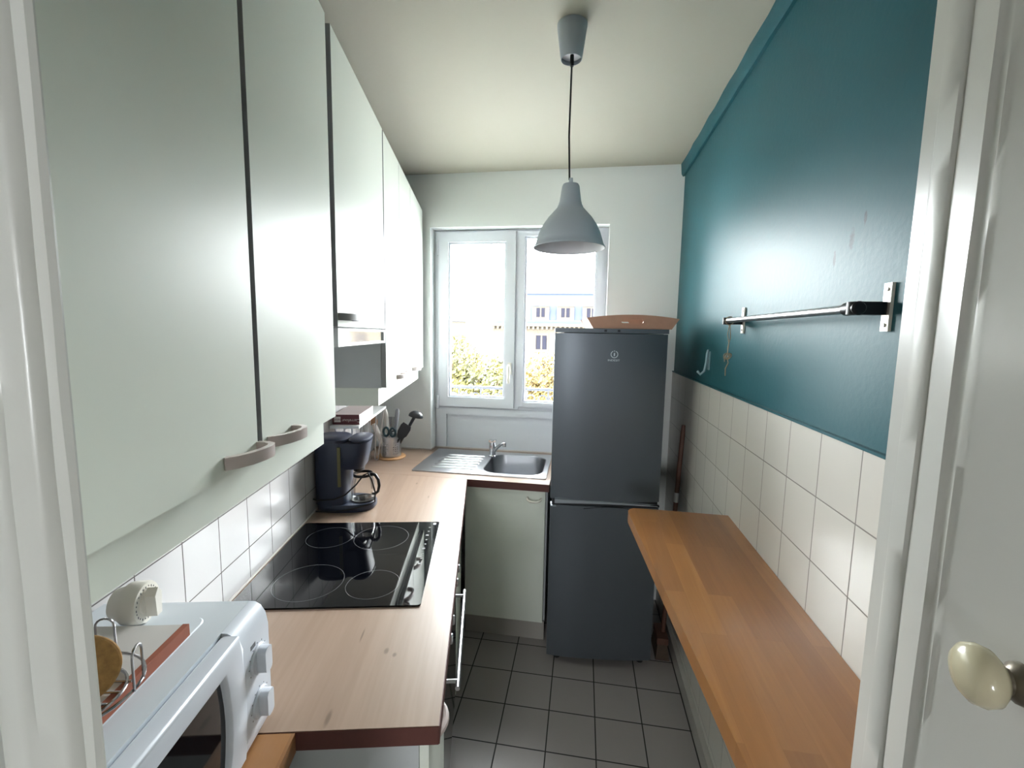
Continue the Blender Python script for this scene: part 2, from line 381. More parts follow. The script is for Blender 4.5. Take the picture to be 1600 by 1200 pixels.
# ------------------------------------------------------------------ setting
HC = 2.635                                   # ceiling height
AW = -.722                                   # left wall plane (in the left run's frame)
XR = .54                                     # right wall plane
YB = 2.77                                    # back wall plane
def S(o): o['kind'] = 'structure'; return o
MB().box(-2.2, 1.6, -2.5, 3.05, -.06, 0).build('floor', m_floor, kind='structure', smooth=0)
MB().box(-2.2, 1.6, -2.5, 3.05, HC, HC+.06).build('ceiling', m_ceil, kind='structure', smooth=0)
wl = MB().box(AW-.10, AW, .40, 3.30, 0, HC).build('wall_left', m_white, frame='L', kind='structure', smooth=0)
MB().box(AW, AW+.006, .46, 3.16, .86, 1.42).build('tile_panel', m_tileL, wl, smooth=0)
wr = MB().box(XR, XR+.12, -.06, 3.05, 0, HC).build('wall_right', m_teal, kind='structure', smooth=0)
MB().box(XR-.008, XR, .0, YB, 0, 1.455).build('tile_panel', m_tileR, wr, smooth=0)
# small painted lip where teal meets tiles
MB().box(XR-.0105, XR, .0, YB, 1.452, 1.458, .001).build('paint_lip', m_teal, wr)
# teal coving under the ceiling
cv = MB(); n = 40; ys = [-.05+(YB+.05)*i/n for i in range(n+1)]
loops = []
for i, y in enumerate(ys):
    j = .004*math.sin(i*1.7)+.003*math.sin(i*3.1+1)
    loops.append([(XR, y, HC), (XR-.022+j*.5, y, HC), (XR-.020, y, HC-.052+j*.6), (XR-.012, y, HC-.066+j*.5), (XR, y, HC-.066)])
cv.rings(loops).build('trim_1', m_teal, kind='structure', smooth=30)
MB().box(XR-.030, XR-.008, .1, YB, 0, .075, .003).build('baseboard_right', m_skirt, kind='structure')
# back wall with the window opening
WX0, WX1, WZ1 = -.973, .132, 2.315
MB().holed([(-1.62, 0), (.70, 0), (.70, HC), (-1.62, HC)], [[(WX0, .6), (WX1, .6), (WX1, WZ1), (WX0, WZ1)]], YB, YB+.28, 'y').build('wall_back', m_white, kind='structure', smooth=0)
# panel under the window, in the recess
pn = MB(); pn.box(WX0, WX1, 2.87, 2.90, .6, 1.17); 
pw = pn.build('trim_2', m_pvc, kind='structure', smooth=0)
pf = MB().holed([(-.960, .88), (.12, .88), (.12, 1.165), (-.960, 1.165)], [[(-.893, .80+.09), (.06, .89), (.06, 1.118), (-.893, 1.118)]], 2.852, 2.872, 'y')
pf.build('panel_frame', m_pvc, pw, smooth=0)
# window: outer frame, two casements with glass
wi = bpy.data.objects.new('window_1', None); COL.objects.link(wi); put(wi, 'W', (-.42, 2.86, 1.16)); wi['kind'] = 'structure'
def ring(mb, x0, x1, z0, z1, t, y0, y1, tb=None, tt=None):
    tb = t if tb is None else tb; tt = t if tt is None else tt
    mb.holed([(x0, z0), (x1, z0), (x1, z1), (x0, z1)], [[(x0+t, z0+tb), (x1-t, z0+tb), (x1-t, z1-tt), (x0+t, z1-tt)]], y0, y1, 'y')
f = MB(); ring(f, -.972, .131, 1.160, 2.314, .040, 2.860, 2.92, tb=.035, tt=.022); f.box(-.4365, -.4075, 2.850, 2.92, 1.17, 2.30, .002); f.build('frame', m_pvc, wi, smooth=0)
def casement(x0, x1, z0, z1, tl, name):
    mb = MB(); ring(mb, x0, x1, z0, z1, tl, 2.835, 2.885)
    s = mb.build(name, m_pvc, wi, smooth=0)
    mb = MB(); ring(mb, x0+tl-.002, x1-tl+.002, z0+tl-.002, z1-tl+.002, .014, 2.848, 2.872); mb.build('glazing_bead', m_pvc, s, smooth=0)
    MB().box(x0+tl, x1-tl, 2.862, 2.868, z0+tl, z1-tl).build('pane', m_glass, s, smooth=0)
    return s
c1 = casement(-.938, -.436, 1.176, 2.300, .062, 'casement')
c2 = casement(-.408, .098, 1.190, 2.297, .030, 'casement')
h = MB(); h.box(-.474, -.452, 2.825, 2.836, 1.40, 1.475, .004)
h.tube([(-.463, 2.828, 1.458), (-.463, 2.800, 1.458), (-.463, 2.792, 1.45), (-.463, 2.79, 1.42), (-.464, 2.792, 1.345)], [.008, .009, .010, .010, .008], 10)
h.build('window_handle', m_cream, c1)
for z in (1.20, 2.20):
    MB().cyl((-.946, 2.832, z-.045), (-.946, 2.832, z+.045), .007, bev=.002).build('hinge', m_pvc, wi)

# doorway around the camera and the hall behind it
MB().holed([(-2.2, 0), (1.6, 0), (1.6, HC), (-2.2, HC)], [[(-.43, .02), (.30, .02), (.30, 2.12), (-.43, 2.12)]], -.10, 0.0, 'y').build('wall_front', m_hall, kind='structure', smooth=0)
MB().box(-.95, -.405, 0.0, .235, 0, HC).build('wall_front_left', m_white, kind='structure', smooth=0)
MB().holed([(-2.2, 0), (1.6, 0), (1.6, HC), (-2.2, HC)], [[(-.50, 1.35), (.0, 1.35), (.0, 1.75), (-.50, 1.75)]], -2.5, -2.42, 'y').build('wall_rear', m_hall, kind='structure', smooth=0)  # hole is an added, unseen opening, sized for the fill light it admits
MB().box(-2.2, -2.1, -2.5, 0, 0, HC).build('wall_hall_left', m_hall, kind='structure', smooth=0)
MB().box(1.5, 1.6, -2.5, 0, 0, HC).build('wall_hall_right', m_hall, kind='structure', smooth=0)
# moulded casing on the left of the doorway: stepped profile, thick old paint
prof = [(-.343, .252), (-.3425, .245), (-.345, .2445), (-.356, .2445), (-.3565, .2385), (-.360, .2372), (-.382, .2372), (-.3835, .2340), (-.3875, .2318), (-.44, .2300), (-.48, .230), (-.48, .02), (-.405, .02), (-.36, .05), (-.345, .24)]
prof = [(-.343, .250), (-.3425, .2485), (-.345, .2450), (-.3545, .2450), (-.3570, .2385), (-.3615, .2365), (-.381, .2365), (-.3838, .2330), (-.389, .2315), (-.43, .2290), (-.50, .2290), (-.50, .251)]
cs = MB(); loops = []; nz_ = 120
for i in range(nz_+1):
    z = HC*i/nz_; lp = []
    for k, (x, y) in enumerate(prof):
        w = (.00035*math.sin(z*17+k)+.0003*math.sin(z*43+2.3*k)*math.sin(z*5)) if 2 <= k <= 8 else 0
        lp.append((x+w*.8, y+w*.6, z))
    loops.append(lp)
cs.rings(loops).build('trim_3', m_trim, kind='structure', smooth=50)
# open door leaf on the right with its knob
dn = Vector((-.976, .217, 0)).normalized(); du = Vector((-.217, -.976, 0)).normalized()   # normal, towards the hinges
dr = bpy.data.objects.new('door_1', None); COL.objects.link(dr); dr.location = (.322, .510, 0.0); dr['kind'] = 'structure'
dr.rotation_euler = (0, 0, math.atan2(du.y, du.x)); BASE['door_1'] = Vector((0, 0, 0))
# local x: from the lock edge towards the hinges, local y: away from dn side
L2 = lambda: None
sgn = 1 if (Matrix.Rotation(math.atan2(du.y, du.x), 3, 'Z') @ Vector((0, 1, 0))).dot(dn) > 0 else -1
mb = MB(); w = .56
lp = []
pr = [(0, .002), (.002, .006), (.036, .006), (.038, .0095), (.042, .0100), (.071, .0095), (.0735, .0065), (.080, .0075), (.110, .0072), (.1125, .0035), (.118, .002), (.122, .003), (.126, 0), (w, 0), (w, -.035), (0, -.035)]
for i in range(nz_+1):
    z = .02+2.08*i/nz_
    lp.append([(x, sgn*(y+((.00025*math.sin(z*19+k)+.0002*math.sin(z*47+k*2)*math.sin(z*4)) if 2 <= k <= 12 else 0)), z) for k, (x, y) in enumerate(pr)])
mb.rings(lp).build('leaf', m_leaf, dr, smooth=50)
kb = MB(); kx, kz = .215, 1.450
kb.lathe([(.013, .0), (.012, .004), (.008, .007), (.008, .012)], (kx, 0, kz), 20, 'y', True, True)
if sgn < 0: kb.move(Matrix.Scale(-1, 4, (0, 1, 0)))
ks = kb.build('door_knob', m_knobstem, dr)
kb = MB(); kb.lathe([(.007, .0095), (.013, .0110), (.0180, .0150), (.0198, .0205), (.0186, .0260), (.0140, .0300), (.006, .0320), (.0015, .0323)], (0, 0, 0), 28, 'y', True, True)
kb.move(Matrix.Diagonal((1.0, sgn, .92, 1)))
kb.move(Matrix.Translation((kx, 0, kz))); kb.build('ivory_ball', m_knob, ks)

# ------------------------------------------------------------------ worktops, base units
ZT = .89; TH = .040
# main worktop follows the left run; its far end is cut square to the room where it meets the sink worktop
def toL(x, y): v = Vector((x, y, 0)); return (v.dot(nL), v.dot(dL))
ya = 2.232
def on_line(a, y): return (y - nL.y*a)/dL.y
A1 = -.078
wt = thing('worktop', 'long oak-look laminate worktop along the left wall, carrying the black hob', 'worktop', (AW+.006, .805, ZT-TH), 'L')
HOB = (-.700, -.169, 1.195, 1.757)
outer = [(AW+.008, .805), (A1-.002, .805), (A1-.002, on_line(A1, ya)-.001), (AW+.008, on_line(AW+.008, ya)-.001)]
mb = MB(); mb.holed(outer, [[(HOB[0]+.02, HOB[2]+.02), (HOB[1]-.02, HOB[2]+.02), (HOB[1]-.02, HOB[3]-.02), (HOB[0]+.02, HOB[3]-.02)]], ZT-TH, ZT)
mb.build('surface', m_top, wt, smooth=0)
mb = MB(); mb.box(AW+.008, A1-.002, .8035, .805, ZT-TH, ZT-.0012); mb.build('end_banding', m_brownedge, wt, smooth=0)
mb = MB(); mb.box(A1-.002, A1, .805, on_line(A1, ya)-.002, ZT-TH, ZT-.001); mb.build('front_banding', m_brownedge, wt, smooth=0)
MB().tube([(AW+.010, .81+.02*i, ZT+.002) for i in range(0, 76)], .004, 6).build('sealant', m_label, wt)
# sink worktop
SX0, SX1, SY0, SY1 = -1.36, -.148, ya, 2.852
sw = thing('sink_worktop', 'short oak-look worktop with brown front edge, under the window around the sink', 'worktop', (-.75, SY0, ZT-TH))
ST = (-.925, -.172, 2.306, 2.786)
mb = MB()
xl0 = -.7085/nL.x  # left end follows the slanting left wall
def wallx(y): return ((AW+.009) - nL.y*y)/nL.x
outer = [(wallx(SY0), SY0), (SX1, SY0), (SX1, SY1), (WX0+.004, SY1), (WX0+.004, YB-.004), (wallx(YB-.004), YB-.004)]
mb.holed(outer, [[(ST[0]+.02, ST[2]+.02), (ST[1]-.02, ST[2]+.02), (ST[1]-.02, ST[3]-.02), (ST[0]+.02, ST[3]-.02)]], ZT-TH, ZT)
mb.build('surface', m_top2, sw, smooth=0)
MB().box(-.58, SX1, SY0-.0018, SY0, ZT-TH, ZT-.001).build('front_banding', m_brownedge, sw, smooth=0)
mb = MB(); mb.tube([(wallx(YB-.006)+.01, YB-.006, ZT+.002), (WX0+.002, YB-.006, ZT+.002), (WX0+.006, SY1-.003, ZT+.002), (SX1, SY1-.003, ZT+.002)], .005, 6); mb.build('sealant', m_label, sw)

# steel sink: plate with a rounded basin and a ribbed drainer
sk = thing('sink', 'stainless steel inset sink with ribbed drainer left of its rounded basin', 'sink', (-.55, 2.55, ZT))
BX = (-.540, -.198, 2.350, 2.735)
inner = rr(*BX, .085, 8)
zp = ZT+.006
mb = MB(); mb.holed(rr(*ST, .012, 4), [inner], ZT, zp)
mb.build('drainboard', m_steel, sk, smooth=30)
mb = MB()
def shrink(l, d, z, e=.001): 
    cx, cy_ = (BX[0]+BX[1])/2, (BX[2]+BX[3])/2
    return [(cx+(x-cx)*(1-d), cy_+(y-cy_)*(1-d), z) for x, y in l]
mb.rings([shrink(inner, -.005, zp+.0005), shrink(inner, .02, zp-.002), shrink(inner, .035, zp-.012), shrink(inner, .08, zp-.12), shrink(inner, .12, zp-.145), shrink(inner, .22, zp-.15)], False, True)
bs = mb.build('basin', m_basin, sk)
MB().lathe([(.0, .0), (.032, .0), (.034, .003), (.030, .004), (.012, .002)], ((BX[0]+BX[1])/2, (BX[2]+BX[3])/2, zp-.1495), 24).build('drain', m_chrome, bs)
for k in range(6):
    y = 2.392+.052*k
    mb = MB(); x0, x1 = -.842+.004*k, -.578
    mb.rings([[(x0+(x1-x0)*t, y+.013*math.cos(a)*(1 if 0 < t < 1 else .3), zp-.001+.0075*math.sin(a)*(1 if 0 < t < 1 else .1)) for a in [PI*i/8 for i in range(9)]] for t in (0, .04, .12, .88, .96, 1)])
    mb.build('rib', m_steel, sk)
tp = thing('tap', 'chrome single-lever mixer tap standing behind the sink between drainer and basin', 'tap', (-.537, 2.672, ZT+.006))
tx, ty, tz = -.537, 2.672, ZT+.006
MB().lathe([(.0, 0), (.026, 0), (.026, .008), (.021, .012), (.0205, .085), (.0185, .094), (.0, .096)], (tx, ty, tz), 24).build('body', m_chrome, tp)
mb = MB(); mb.tube([(tx+.012, ty-.004, tz+.035), (tx+.035, ty-.01, tz+.065), (tx+.06, ty-.02, tz+.088), (tx+.085, ty-.028, tz+.092)], [.011, .010, .010, .0105], 12); mb.cyl((tx+.080, ty-.027, tz+.096), (tx+.080, ty-.027, tz+.074), .0115)
mb.build('spout', m_chrome, tp)
mb = MB(); mb.box(tx-.022, tx+.022, ty-.016, ty+.018, tz+.094, tz+.106, .005); mb.box(tx-.007, tx+.007, ty-.05, ty-.008, tz+.099, tz+.107, .003); mb.build('lever', m_chrome, tp)

# D-shaped handle (arc) used on the old cabinet doors
def d_handle(parent, p, along, outv, length=.10, proj=.032, h=.019, t=.010, m=None, name='handle', fl=0):
    """half-moon pull: flat at one end, curling back to the door at the other"""
    along, outv = Vector(along), Vector(outv); p = Vector(p); mb = MB()
    pts = [(0, .004), (.10, .35), (.30, .72), (.55, .95), (.76, 1.0), (.90, .86), (.98, .5), (1.0, .0)]
    if fl: pts = [(1-a, b) for a, b in pts][::-1]
    P = [p+along*(length*a)+outv*(proj*b) for a, b in pts]
    L0 = []
    for i, q in enumerate(P):
        a = P[max(0, i-1)]; b = P[min(len(P)-1, i+1)]; d = (b-a).normalized(); nn = d.cross(Vector((0, 0, 1))).normalized()
        z0 = q+Vector((0, 0, -h/2)); z1 = q+Vector((0, 0, h/2))
        L0.append([z0+nn*t/2, z1+nn*t/2, z1-nn*t/2, z0-nn*t/2])
    mb.rings(L0); mb._bev(list(mb.bm.verts), .002, 2)
    return mb.build(name, m or m_handle, parent, smooth=35)

# sink base unit
sb = thing('sink_base_unit', 'white base cabinet under the sink between left units and fridge', 'cabinet', (-.36, 2.30, 0))
mb = MB(); mb.box(-.60, -.582, 2.29, 2.762, .10, ZT-TH-.001); mb.box(-.176, -.158, 2.285, 2.762, .10, ZT-TH-.001); mb.box(-.60, -.158, 2.29, 2.762, .10, .118); mb.build('carcass', m_cabside, sb, smooth=0)
mb = MB(); mb.box(-.598, -.168, 2.250, 2.268, .112, ZT-TH-.006, .003); sd = mb.build('door', m_cab, sb)
mb = MB()
hp = [(-.262, 2.252, .806), (-.258, 2.232, .800), (-.245, 2.222, .796), (-.225, 2.220, .795), (-.205, 2.222, .796), (-.192, 2.232, .800), (-.188, 2.252, .806)]
mb.tube(hp, .0065, 8); mb.build('handle', m_cream, sd)
MB().box(-.60, -.160, 2.272, 2.288, .0, .105, .002).build('plinth', m_skirt, sb)

# left base units (seen edge-on past the worktop)
AF = -.103
def base_unit(b0, b1, label, n='base_cabinet'):
    t = thing(n, label, 'cabinet', ((AW+AF)/2, (b0+b1)/2, 0), 'L')
    MB().box(AW+.03, AF-.020, b0+.001, b1-.001, .10, ZT-TH-.001).build('carcass', m_cabside, t, smooth=0)
    MB().box(AW+.06, AF-.06, b0+.001, b1-.001, 0, .099).build('plinth', m_skirt, t, smooth=0)
    return t
bu = base_unit(.832, 1.190, 'white base cabinet at the near end of the long worktop, before the oven')
dd = MB().box(AF-.019, AF, .834, 1.188, .105, ZT-TH-.004, .003).build('door', m_cab, bu)
mb = MB(); pts = [(AF+.028*math.sin(t), .872+.045*(1-math.cos(t))-.0, .800) for t in [PI*i/10 for i in range(11)]]
mb.tube(pts, .0075, 8); mb.build('handle', m_handle, dd)
ov = thing('oven', 'built-in black oven with steel bar handle under the hob', 'oven', ((AW+AF)/2, 1.48, .12), 'L')
MB().box(AW+.05, AF-.022, 1.196, 1.768, .13, .80).build('body', m_cabedge, ov, smooth=0)
od = MB().box(AF-.021, AF, 1.196, 1.768, .14, .66, .003).build('door', m_blkgl, ov)
mb = MB(); mb.tube([(-.066, 1.225, .607), (-.066, 1.735, .607)], .0075, 12)
mb.cyl((AF-.002, 1.255, .607), (-.066, 1.255, .607), .006); mb.cyl((AF-.002, 1.70, .607), (-.066, 1.70, .607), .006); mb.build('handle', m_brush, od)
cp = MB().box(AF-.021, AF, 1.196, 1.768, .665, .80, .003).build('control_panel', m_blkgl, ov)
for b in (1.27, 1.36, 1.58, 1.68): MB().cyl((AF-.001, b, .735), (AF+.020, b, .735), .018, .015, bev=.002).build('knob', m_brush, cp)
bu2 = base_unit(1.775, 2.20, 'white base cabinet in the corner beyond the oven')
MB().box(AF-.019, AF, 1.777, 2.198, .105, ZT-TH-.004, .003).build('door', m_cab, bu2)

# hob
hb = thing('hob', 'black glass ceramic hob with four ringed zones set into the worktop', 'hob', ((HOB[0]+HOB[1])/2, (HOB[2]+HOB[3])/2, ZT), 'L')
MB().prism(rr(*HOB, .010, 4), 'z', ZT, ZT+.005, .0012).build('glass', m_hob, hb)
for (a, b, r) in ((-.562, 1.628, .083), (-.372, 1.622, .098), (-.525, 1.325, .102), (-.328, 1.307, .079)):
    MB().lathe([(r-.0004, ZT+.0050), (r-.0004, ZT+.0052), (r+.0004, ZT+.0052), (r+.0004, ZT+.0050)], (a, b, 0), 72).build('zone_ring', m_ring, hb)
MB().box(-.193, -.181, 1.727, 1.745, ZT+.005, ZT+.0053).build('corner_print', m_ring, hb, smooth=0)
for k in range(9):
    b = 1.42+.035*k; MB().box(-.206-.004*(k % 3 == 0), -.199, b, b+.006+.004*(k % 3 == 0), ZT+.005, ZT+.0052).build('touch_mark', m_touch, hb, smooth=0)

# beech board carrying the microwave, butted against the worktop
bd = thing('board_shelf', 'low beech board with rounded edge in front of the worktop, under the microwave', 'shelf', (-.54, .62, ZT-.042), 'L')
MB().box(AW+.010, -.354, .450, .8025, ZT-.042, ZT-.001, .012, 4).build('board', m_board, bd)
MB().box(AW+.03, -.372, .47, .49, 0, ZT-.0425).build('leg_panel', m_cabside, bd, smooth=0)
MB().box(AW+.03, -.372, .775, .795, 0, ZT-.0425).build('leg_panel', m_cabside, bd, smooth=0)

# ------------------------------------------------------------------ wall cabinets
AC = -.380; CZ0, CZ1 = 1.440, 2.405
def wall_cab(b0, b1, doors, label, z0=CZ0, rail=True):
    t = thing('wall_cabinet', label, 'cabinet', (AW+.0062, (b0+b1)/2, z0), 'L', group=None)
    MB().box(AW+.0065, AC-.0205, b0, b1, z0-.002, CZ1-.004).build('carcass', m_cabside, t, smooth=0)
    if rail: MB().box(AW+.0065, AC-.032, b0, b1, 1.367, z0-.0025, .003).build('light_rail', m_cab, t)
    for (d0, d1, hside) in doors:
        mb = MB(); mb.box(AC-.019, AC, d0, d1, z0, CZ1, .0016, 1)
        for f_ in mb.bm.faces:
            f_.normal_update()
            if abs(f_.normal.x) < .99: f_.material_index = 1
        d = mb.build('door', [m_cab, m_cabedge], t)
        hz = z0+.022
        if hside == 'far': d_handle(d, (AC, d1-.100, hz), (0, 1, 0), (1, 0, 0))
        elif hside == 'near': d_handle(d, (AC, d0+.018, hz), (0, 1, 0), (1, 0, 0), length=.105)
        elif hside == 'hood': d_handle(d, (AC, d0+.006, hz+.004), (0, 1, 0), (1, 0, 0), length=.13, m=m_handle2)
    return t
wall_cab(.400, 1.168, [(.402, .767, 'far'), (.783, 1.168, 'near')], 'large white double wall cabinet nearest the doorway, on the left')
wall_cab(1.205, 1.768, [(1.205, 1.768, 'hood')], 'short white wall cabinet above the extractor hood', z0=1.672, rail=False)
wall_cab(1.782, 2.408, [(1.782, 2.092, 'far'), (2.096, 2.408, 'near')], 'white double wall cabinet just beyond the extractor hood')
wall_cab(2.412, 2.872, [(2.412, 2.872, 'near')], 'white single wall cabinet nearest the window')
# extractor hood
eh = thing('extractor_hood', 'slim built-in extractor hood with glazed front strip between wall cabinets', 'extractor hood', (AW+.0062, 1.4865, 1.60), 'L')
MB().box(AW+.0065, AC-.06, 1.207, 1.766, 1.612, 1.668).build('body', m_cabside, eh, smooth=0)
mb = MB(); mb.holed([(1.205, 1.618), (1.768, 1.618), (1.768, 1.668), (1.205, 1.668)], [[(1.222, 1.626), (1.750, 1.626), (1.750, 1.660), (1.222, 1.660)]], AC-.018, AC, 'x'); mb.build('front_frame', m_shelf, eh, smooth=0)
MB().box(AC-.012, AC-.006, 1.214, 1.758, 1.622, 1.664).build('glass_strip', mat('hood_mirror', srgb(225, 225, 222), .08, 1.0), eh, smooth=0)

# ------------------------------------------------------------------ microwave and what stands on it
MA, MB0, MB1, MZ0, MZ1 = -.412, .425, .838, ZT+.008, 1.140
mw = thing('microwave', 'white microwave oven with two dials and dark glass door, on the beech board', 'microwave', (-.56, .63, ZT), 'L')
mb = MB(); mb.box(AW+.012, MA-.033, MB0, MB1, MZ0, MZ1, .008, 3)
cs_ = mb.build('case', m_mw, mw)
mb = MB(); pts = rr(-.695, -.492, MB0+.02, MB1-.048, .02, 5)
mb.rings([[(x, y, MZ1-.0005) for x, y in pts], [(x*.985-.009, y*.985+.0093, MZ1+.0022) for x, y in pts]], True, True); mb.build('raised_top', m_mw, cs_)
# front: control panel (far end) and bulging door with a curved edge
def front_profile(b, zc=None):
    return None
mb = MB(); pb0 = .742
prof_f = [(MA-.0325, MZ0), (MA-.008, MZ0), (MA-.002, MZ0+.010), (MA, MZ0+.03), (MA, MZ1-.045), (MA-.004, MZ1-.022), (MA-.012, MZ1-.008), (MA-.022, MZ1-.001), (MA-.0325, MZ1)]
mb.prism([(a, z) for a, z in prof_f], 'y', pb0+.0015, MB1, .0)
cp = mb.build('control_panel', m_mw2, mw)
for kz in (MZ1-.088, MZ1-.175):
    mb = MB(); mb.cyl((MA, .795, kz), (MA+.004, .795, kz), .028, .027, 28, bev=.001)
    mb.prism(rr(.785-.002, .805+.002, kz-.024, kz+.024, .008, 4), 'x', MA+.0035, MA+.020, .003)
    mb.build('dial', m_mw2, cp)
MB().box(MA, MA+.0004, .772, .788, MZ1-.056, MZ1-.048).build('printed_mark', m_mark, cp, smooth=0)
for kz in (MZ1-.088, MZ1-.175):
    for i in range(9):
        t = math.radians(-30+i*30); MB().box(MA, MA+.0004, .795+.0315*math.cos(t)-.001, .795+.0315*math.cos(t)+.001, kz+.0315*math.sin(t)-.001, kz+.0315*math.sin(t)+.001).build('dial_mark', m_mark, cp, smooth=0)
door_b0 = MB0+.002
outer = [(door_b0, MZ0+.004), (pb0-.002, MZ0+.004)] + [(pb0-.002+.012*math.sin(PI*t/8), MZ0+.004+(MZ1-MZ0-.006)*t/8) for t in range(1, 8)] + [(pb0-.002, MZ1-.003), (door_b0, MZ1-.003)]
inner = [(MB0+.028, MZ0+.032), (.690, MZ0+.032)] + [(.690+.010*math.sin(PI*t/6), MZ0+.032+(MZ1-.042-MZ0-.032)*t/6) for t in range(1, 6)] + [(.690, MZ1-.042), (MB0+.028, MZ1-.042)]
mb = MB(); mb.holed(outer, [inner], MA-.032, MA+.002, 'x'); mb._bev(list(mb.bm.verts), .006, 3)
md = mb.build('door', m_mw2, mw, smooth=50)
MB().prism(inner, 'x', MA-.014, MA-.008).build('door_window', m_blkgl, md, smooth=0)
for a in (-.68, -.47):
    for b in (MB0+.05, MB1-.05): MB().cyl((a, b, ZT), (a, b, MZ0+.001), .012).build('foot', m_blk, mw)
# tiled wooden trivet
ZM = MZ1+.003
tv = thing('trivet', 'white ceramic tile trivet in a red-brown wooden frame on the microwave', 'trivet', (-.585, .655, ZM), 'L')
TV = (-.690, -.492, .450, .738)
mb = MB(); mb.prism([(TV[0], TV[2]), (TV[1], TV[2]), (TV[1], TV[3]), (TV[1]-.010, TV[3]), (TV[1]-.010, TV[2]+.012), (TV[0]+.012, TV[2]+.012), (TV[0]+.012, TV[3]), (TV[0], TV[3])], 'z', ZM, ZM+.020, .0015); mb.build('frame', m_handwood, tv, smooth=30)
MB().box(TV[0]+.0122, TV[1]-.0102, TV[2]+.0122, TV[3]-.001, ZM+.001, ZM+.0195, .001).build('tile', m_ctile, tv)
# kitchen timer
ti = thing('kitchen_timer', 'round white wind-up kitchen timer with a pointer knob, behind the tile trivet', 'timer', (-.612, .778, ZM), 'L', rz=math.radians(4))
mb = MB(); R = .036
pts = [(R*math.cos(t), R*math.sin(t)+R*.98) for t in [2*PI*i/36-PI/2 for i in range(36)]]
pts = [(x, max(0.0, z)) for x, z in pts]
def tl(lp, y): return lp
loops = []
for (yy, s_) in ((-.026, .55), (-.024, .72), (-.012, .80), (-.004, .97), (.004, 1.0), (.020, 1.0), (.0235, .94), (.0235, .0)):
    loops.append([(yy, x*s_, R*.98+(z-R*.98)*s_ if z > .001 else max(0, R*.98-R*.98*max(s_, .0)) if s_ < .9 else 0.0) for x, z in pts])
mb.rings(loops[:-1]); body = mb.build('body', m_cream, ti, keep=True)
mb = MB(); mb.cyl((.0236, 0, R*.98), (.026, 0, R*.98), .020, .019, 24)
mb.prism([(-.0065, .012), (.0065, .012), (.009, .050), (.0, .062), (-.009, .050)], 'x', .0255, .043, .002); mb.move(Matrix.Translation((0, 0, 0))); mb.build('pointer_knob', m_cream, ti, keep=True)
mb = MB()
for i in range(24):
    t = 2*PI*i/24
    if -2.2 < ((t+PI/2+PI) % (2*PI))-PI < -1.0 and False: continue
    mb.box(.0235, .0240, .0275*math.cos(t)-.0008, .0275*math.cos(t)+.0008, R*.98+.0275*math.sin(t)-(.0026 if i % 2 == 0 else .0012), R*.98+.0275*math.sin(t)+.0012)
mb.build('minute_marks', m_mark, ti, smooth=0, keep=True)
# wire holder with cork coasters
hx, hy, hz = -.545, .580, ZM+.0200
wh = thing('wire_holder', 'round chrome wire holder with upright loops, on the tile trivet', 'coaster holder', (hx, hy, hz), 'L')
mb = MB(); rad = .078
mb.tube([(hx+rad*math.cos(2*PI*i/40), hy+rad*math.sin(2*PI*i/40), hz+.010) for i in range(40)], .0022, 6, True)
mb.tube([(hx+.058*math.cos(2*PI*i/40), hy+.058*math.sin(2*PI*i/40), hz+.0022) for i in range(40)], .0022, 6, True)
for k in range(4):
    mb.tube([(hx-.056+.0, hy-.03+.02*k, hz+.0022), (hx+.056, hy-.03+.02*k, hz+.0022)], .0018, 6)
mb.build('base_ring', m_wire, wh)
for ang in (12, 100, -62, 200):
    t = math.radians(ang); c = Vector((hx+rad*math.cos(t), hy+rad*math.sin(t), hz)); tv_ = Vector((-math.sin(t), math.cos(t), 0))
    lp = [c-tv_*.012+Vector((0, 0, .0075)), c-tv_*.012+Vector((0, 0, .052))]+[c+Vector((0, 0, .054))+tv_*(-.012*math.cos(a))+Vector((0, 0, .012*math.sin(a))) for a in [PI*i/8 for i in range(1, 8)]]+[c+tv_*.012+Vector((0, 0, .052)), c+tv_*.012+Vector((0, 0, .0075))]
    MB().tube(lp, .0016, 6).build('loop', m_wire, wh)
ck = thing('cork_coaster', 'round brown cork coaster leaning upright in the wire holder', 'coaster', (hx, hy, hz), 'L')
mb = MB(); mb.cyl((0, 0, 0), (0, .008, 0), .044, seg=40, bev=.002)
mb.move(Matrix.Translation((hx+.020, hy-.008, hz+.0465)) @ Matrix.Rotation(math.radians(-14), 4, 'X') @ Matrix.Rotation(math.radians(28), 4, 'Z')); mb.build('disc', m_cork, ck)

# ------------------------------------------------------------------ coffee maker
cx0, cyb = -.60, 1.945
cm = thing('coffee_maker', 'navy blue filter coffee maker in the corner behind the hob', 'coffee maker', (cx0, cyb, ZT), 'L')
def oval(x0, x1, hw, z, n=28, p=2.6, cyy=cyb):
    out = []
    for i in range(n):
        t = 2*PI*i/n; c, s_ = math.cos(t), math.sin(t)
        out.append(((x0+x1)/2+(x1-x0)/2*math.copysign(abs(c)**(2/p), c), cyy+hw*math.copysign(abs(s_)**(2/p), s_), z))
    return out
mb = MB(); mb.rings([oval(-.712, -.470, .080, ZT+.001), oval(-.714, -.466, .082, ZT+.006), oval(-.714, -.466, .082, ZT+.024), oval(-.711, -.472, .078, ZT+.032)]); mb.build('base', m_navy, cm)
mb = MB(); mb.rings([oval(-.712, -.575, .074, ZT+.0325, p=4), oval(-.712, -.575, .076, ZT+.10, p=4), oval(-.712, -.572, .078, 1.19, p=4)]); tk = mb.build('water_tank', m_navy, cm)
mb = MB(); mb.box(-.606, -.594, cyb-.0815, cyb-.074, ZT+.115, 1.175, .002); mb.build('level_gauge', m_gauge, tk)
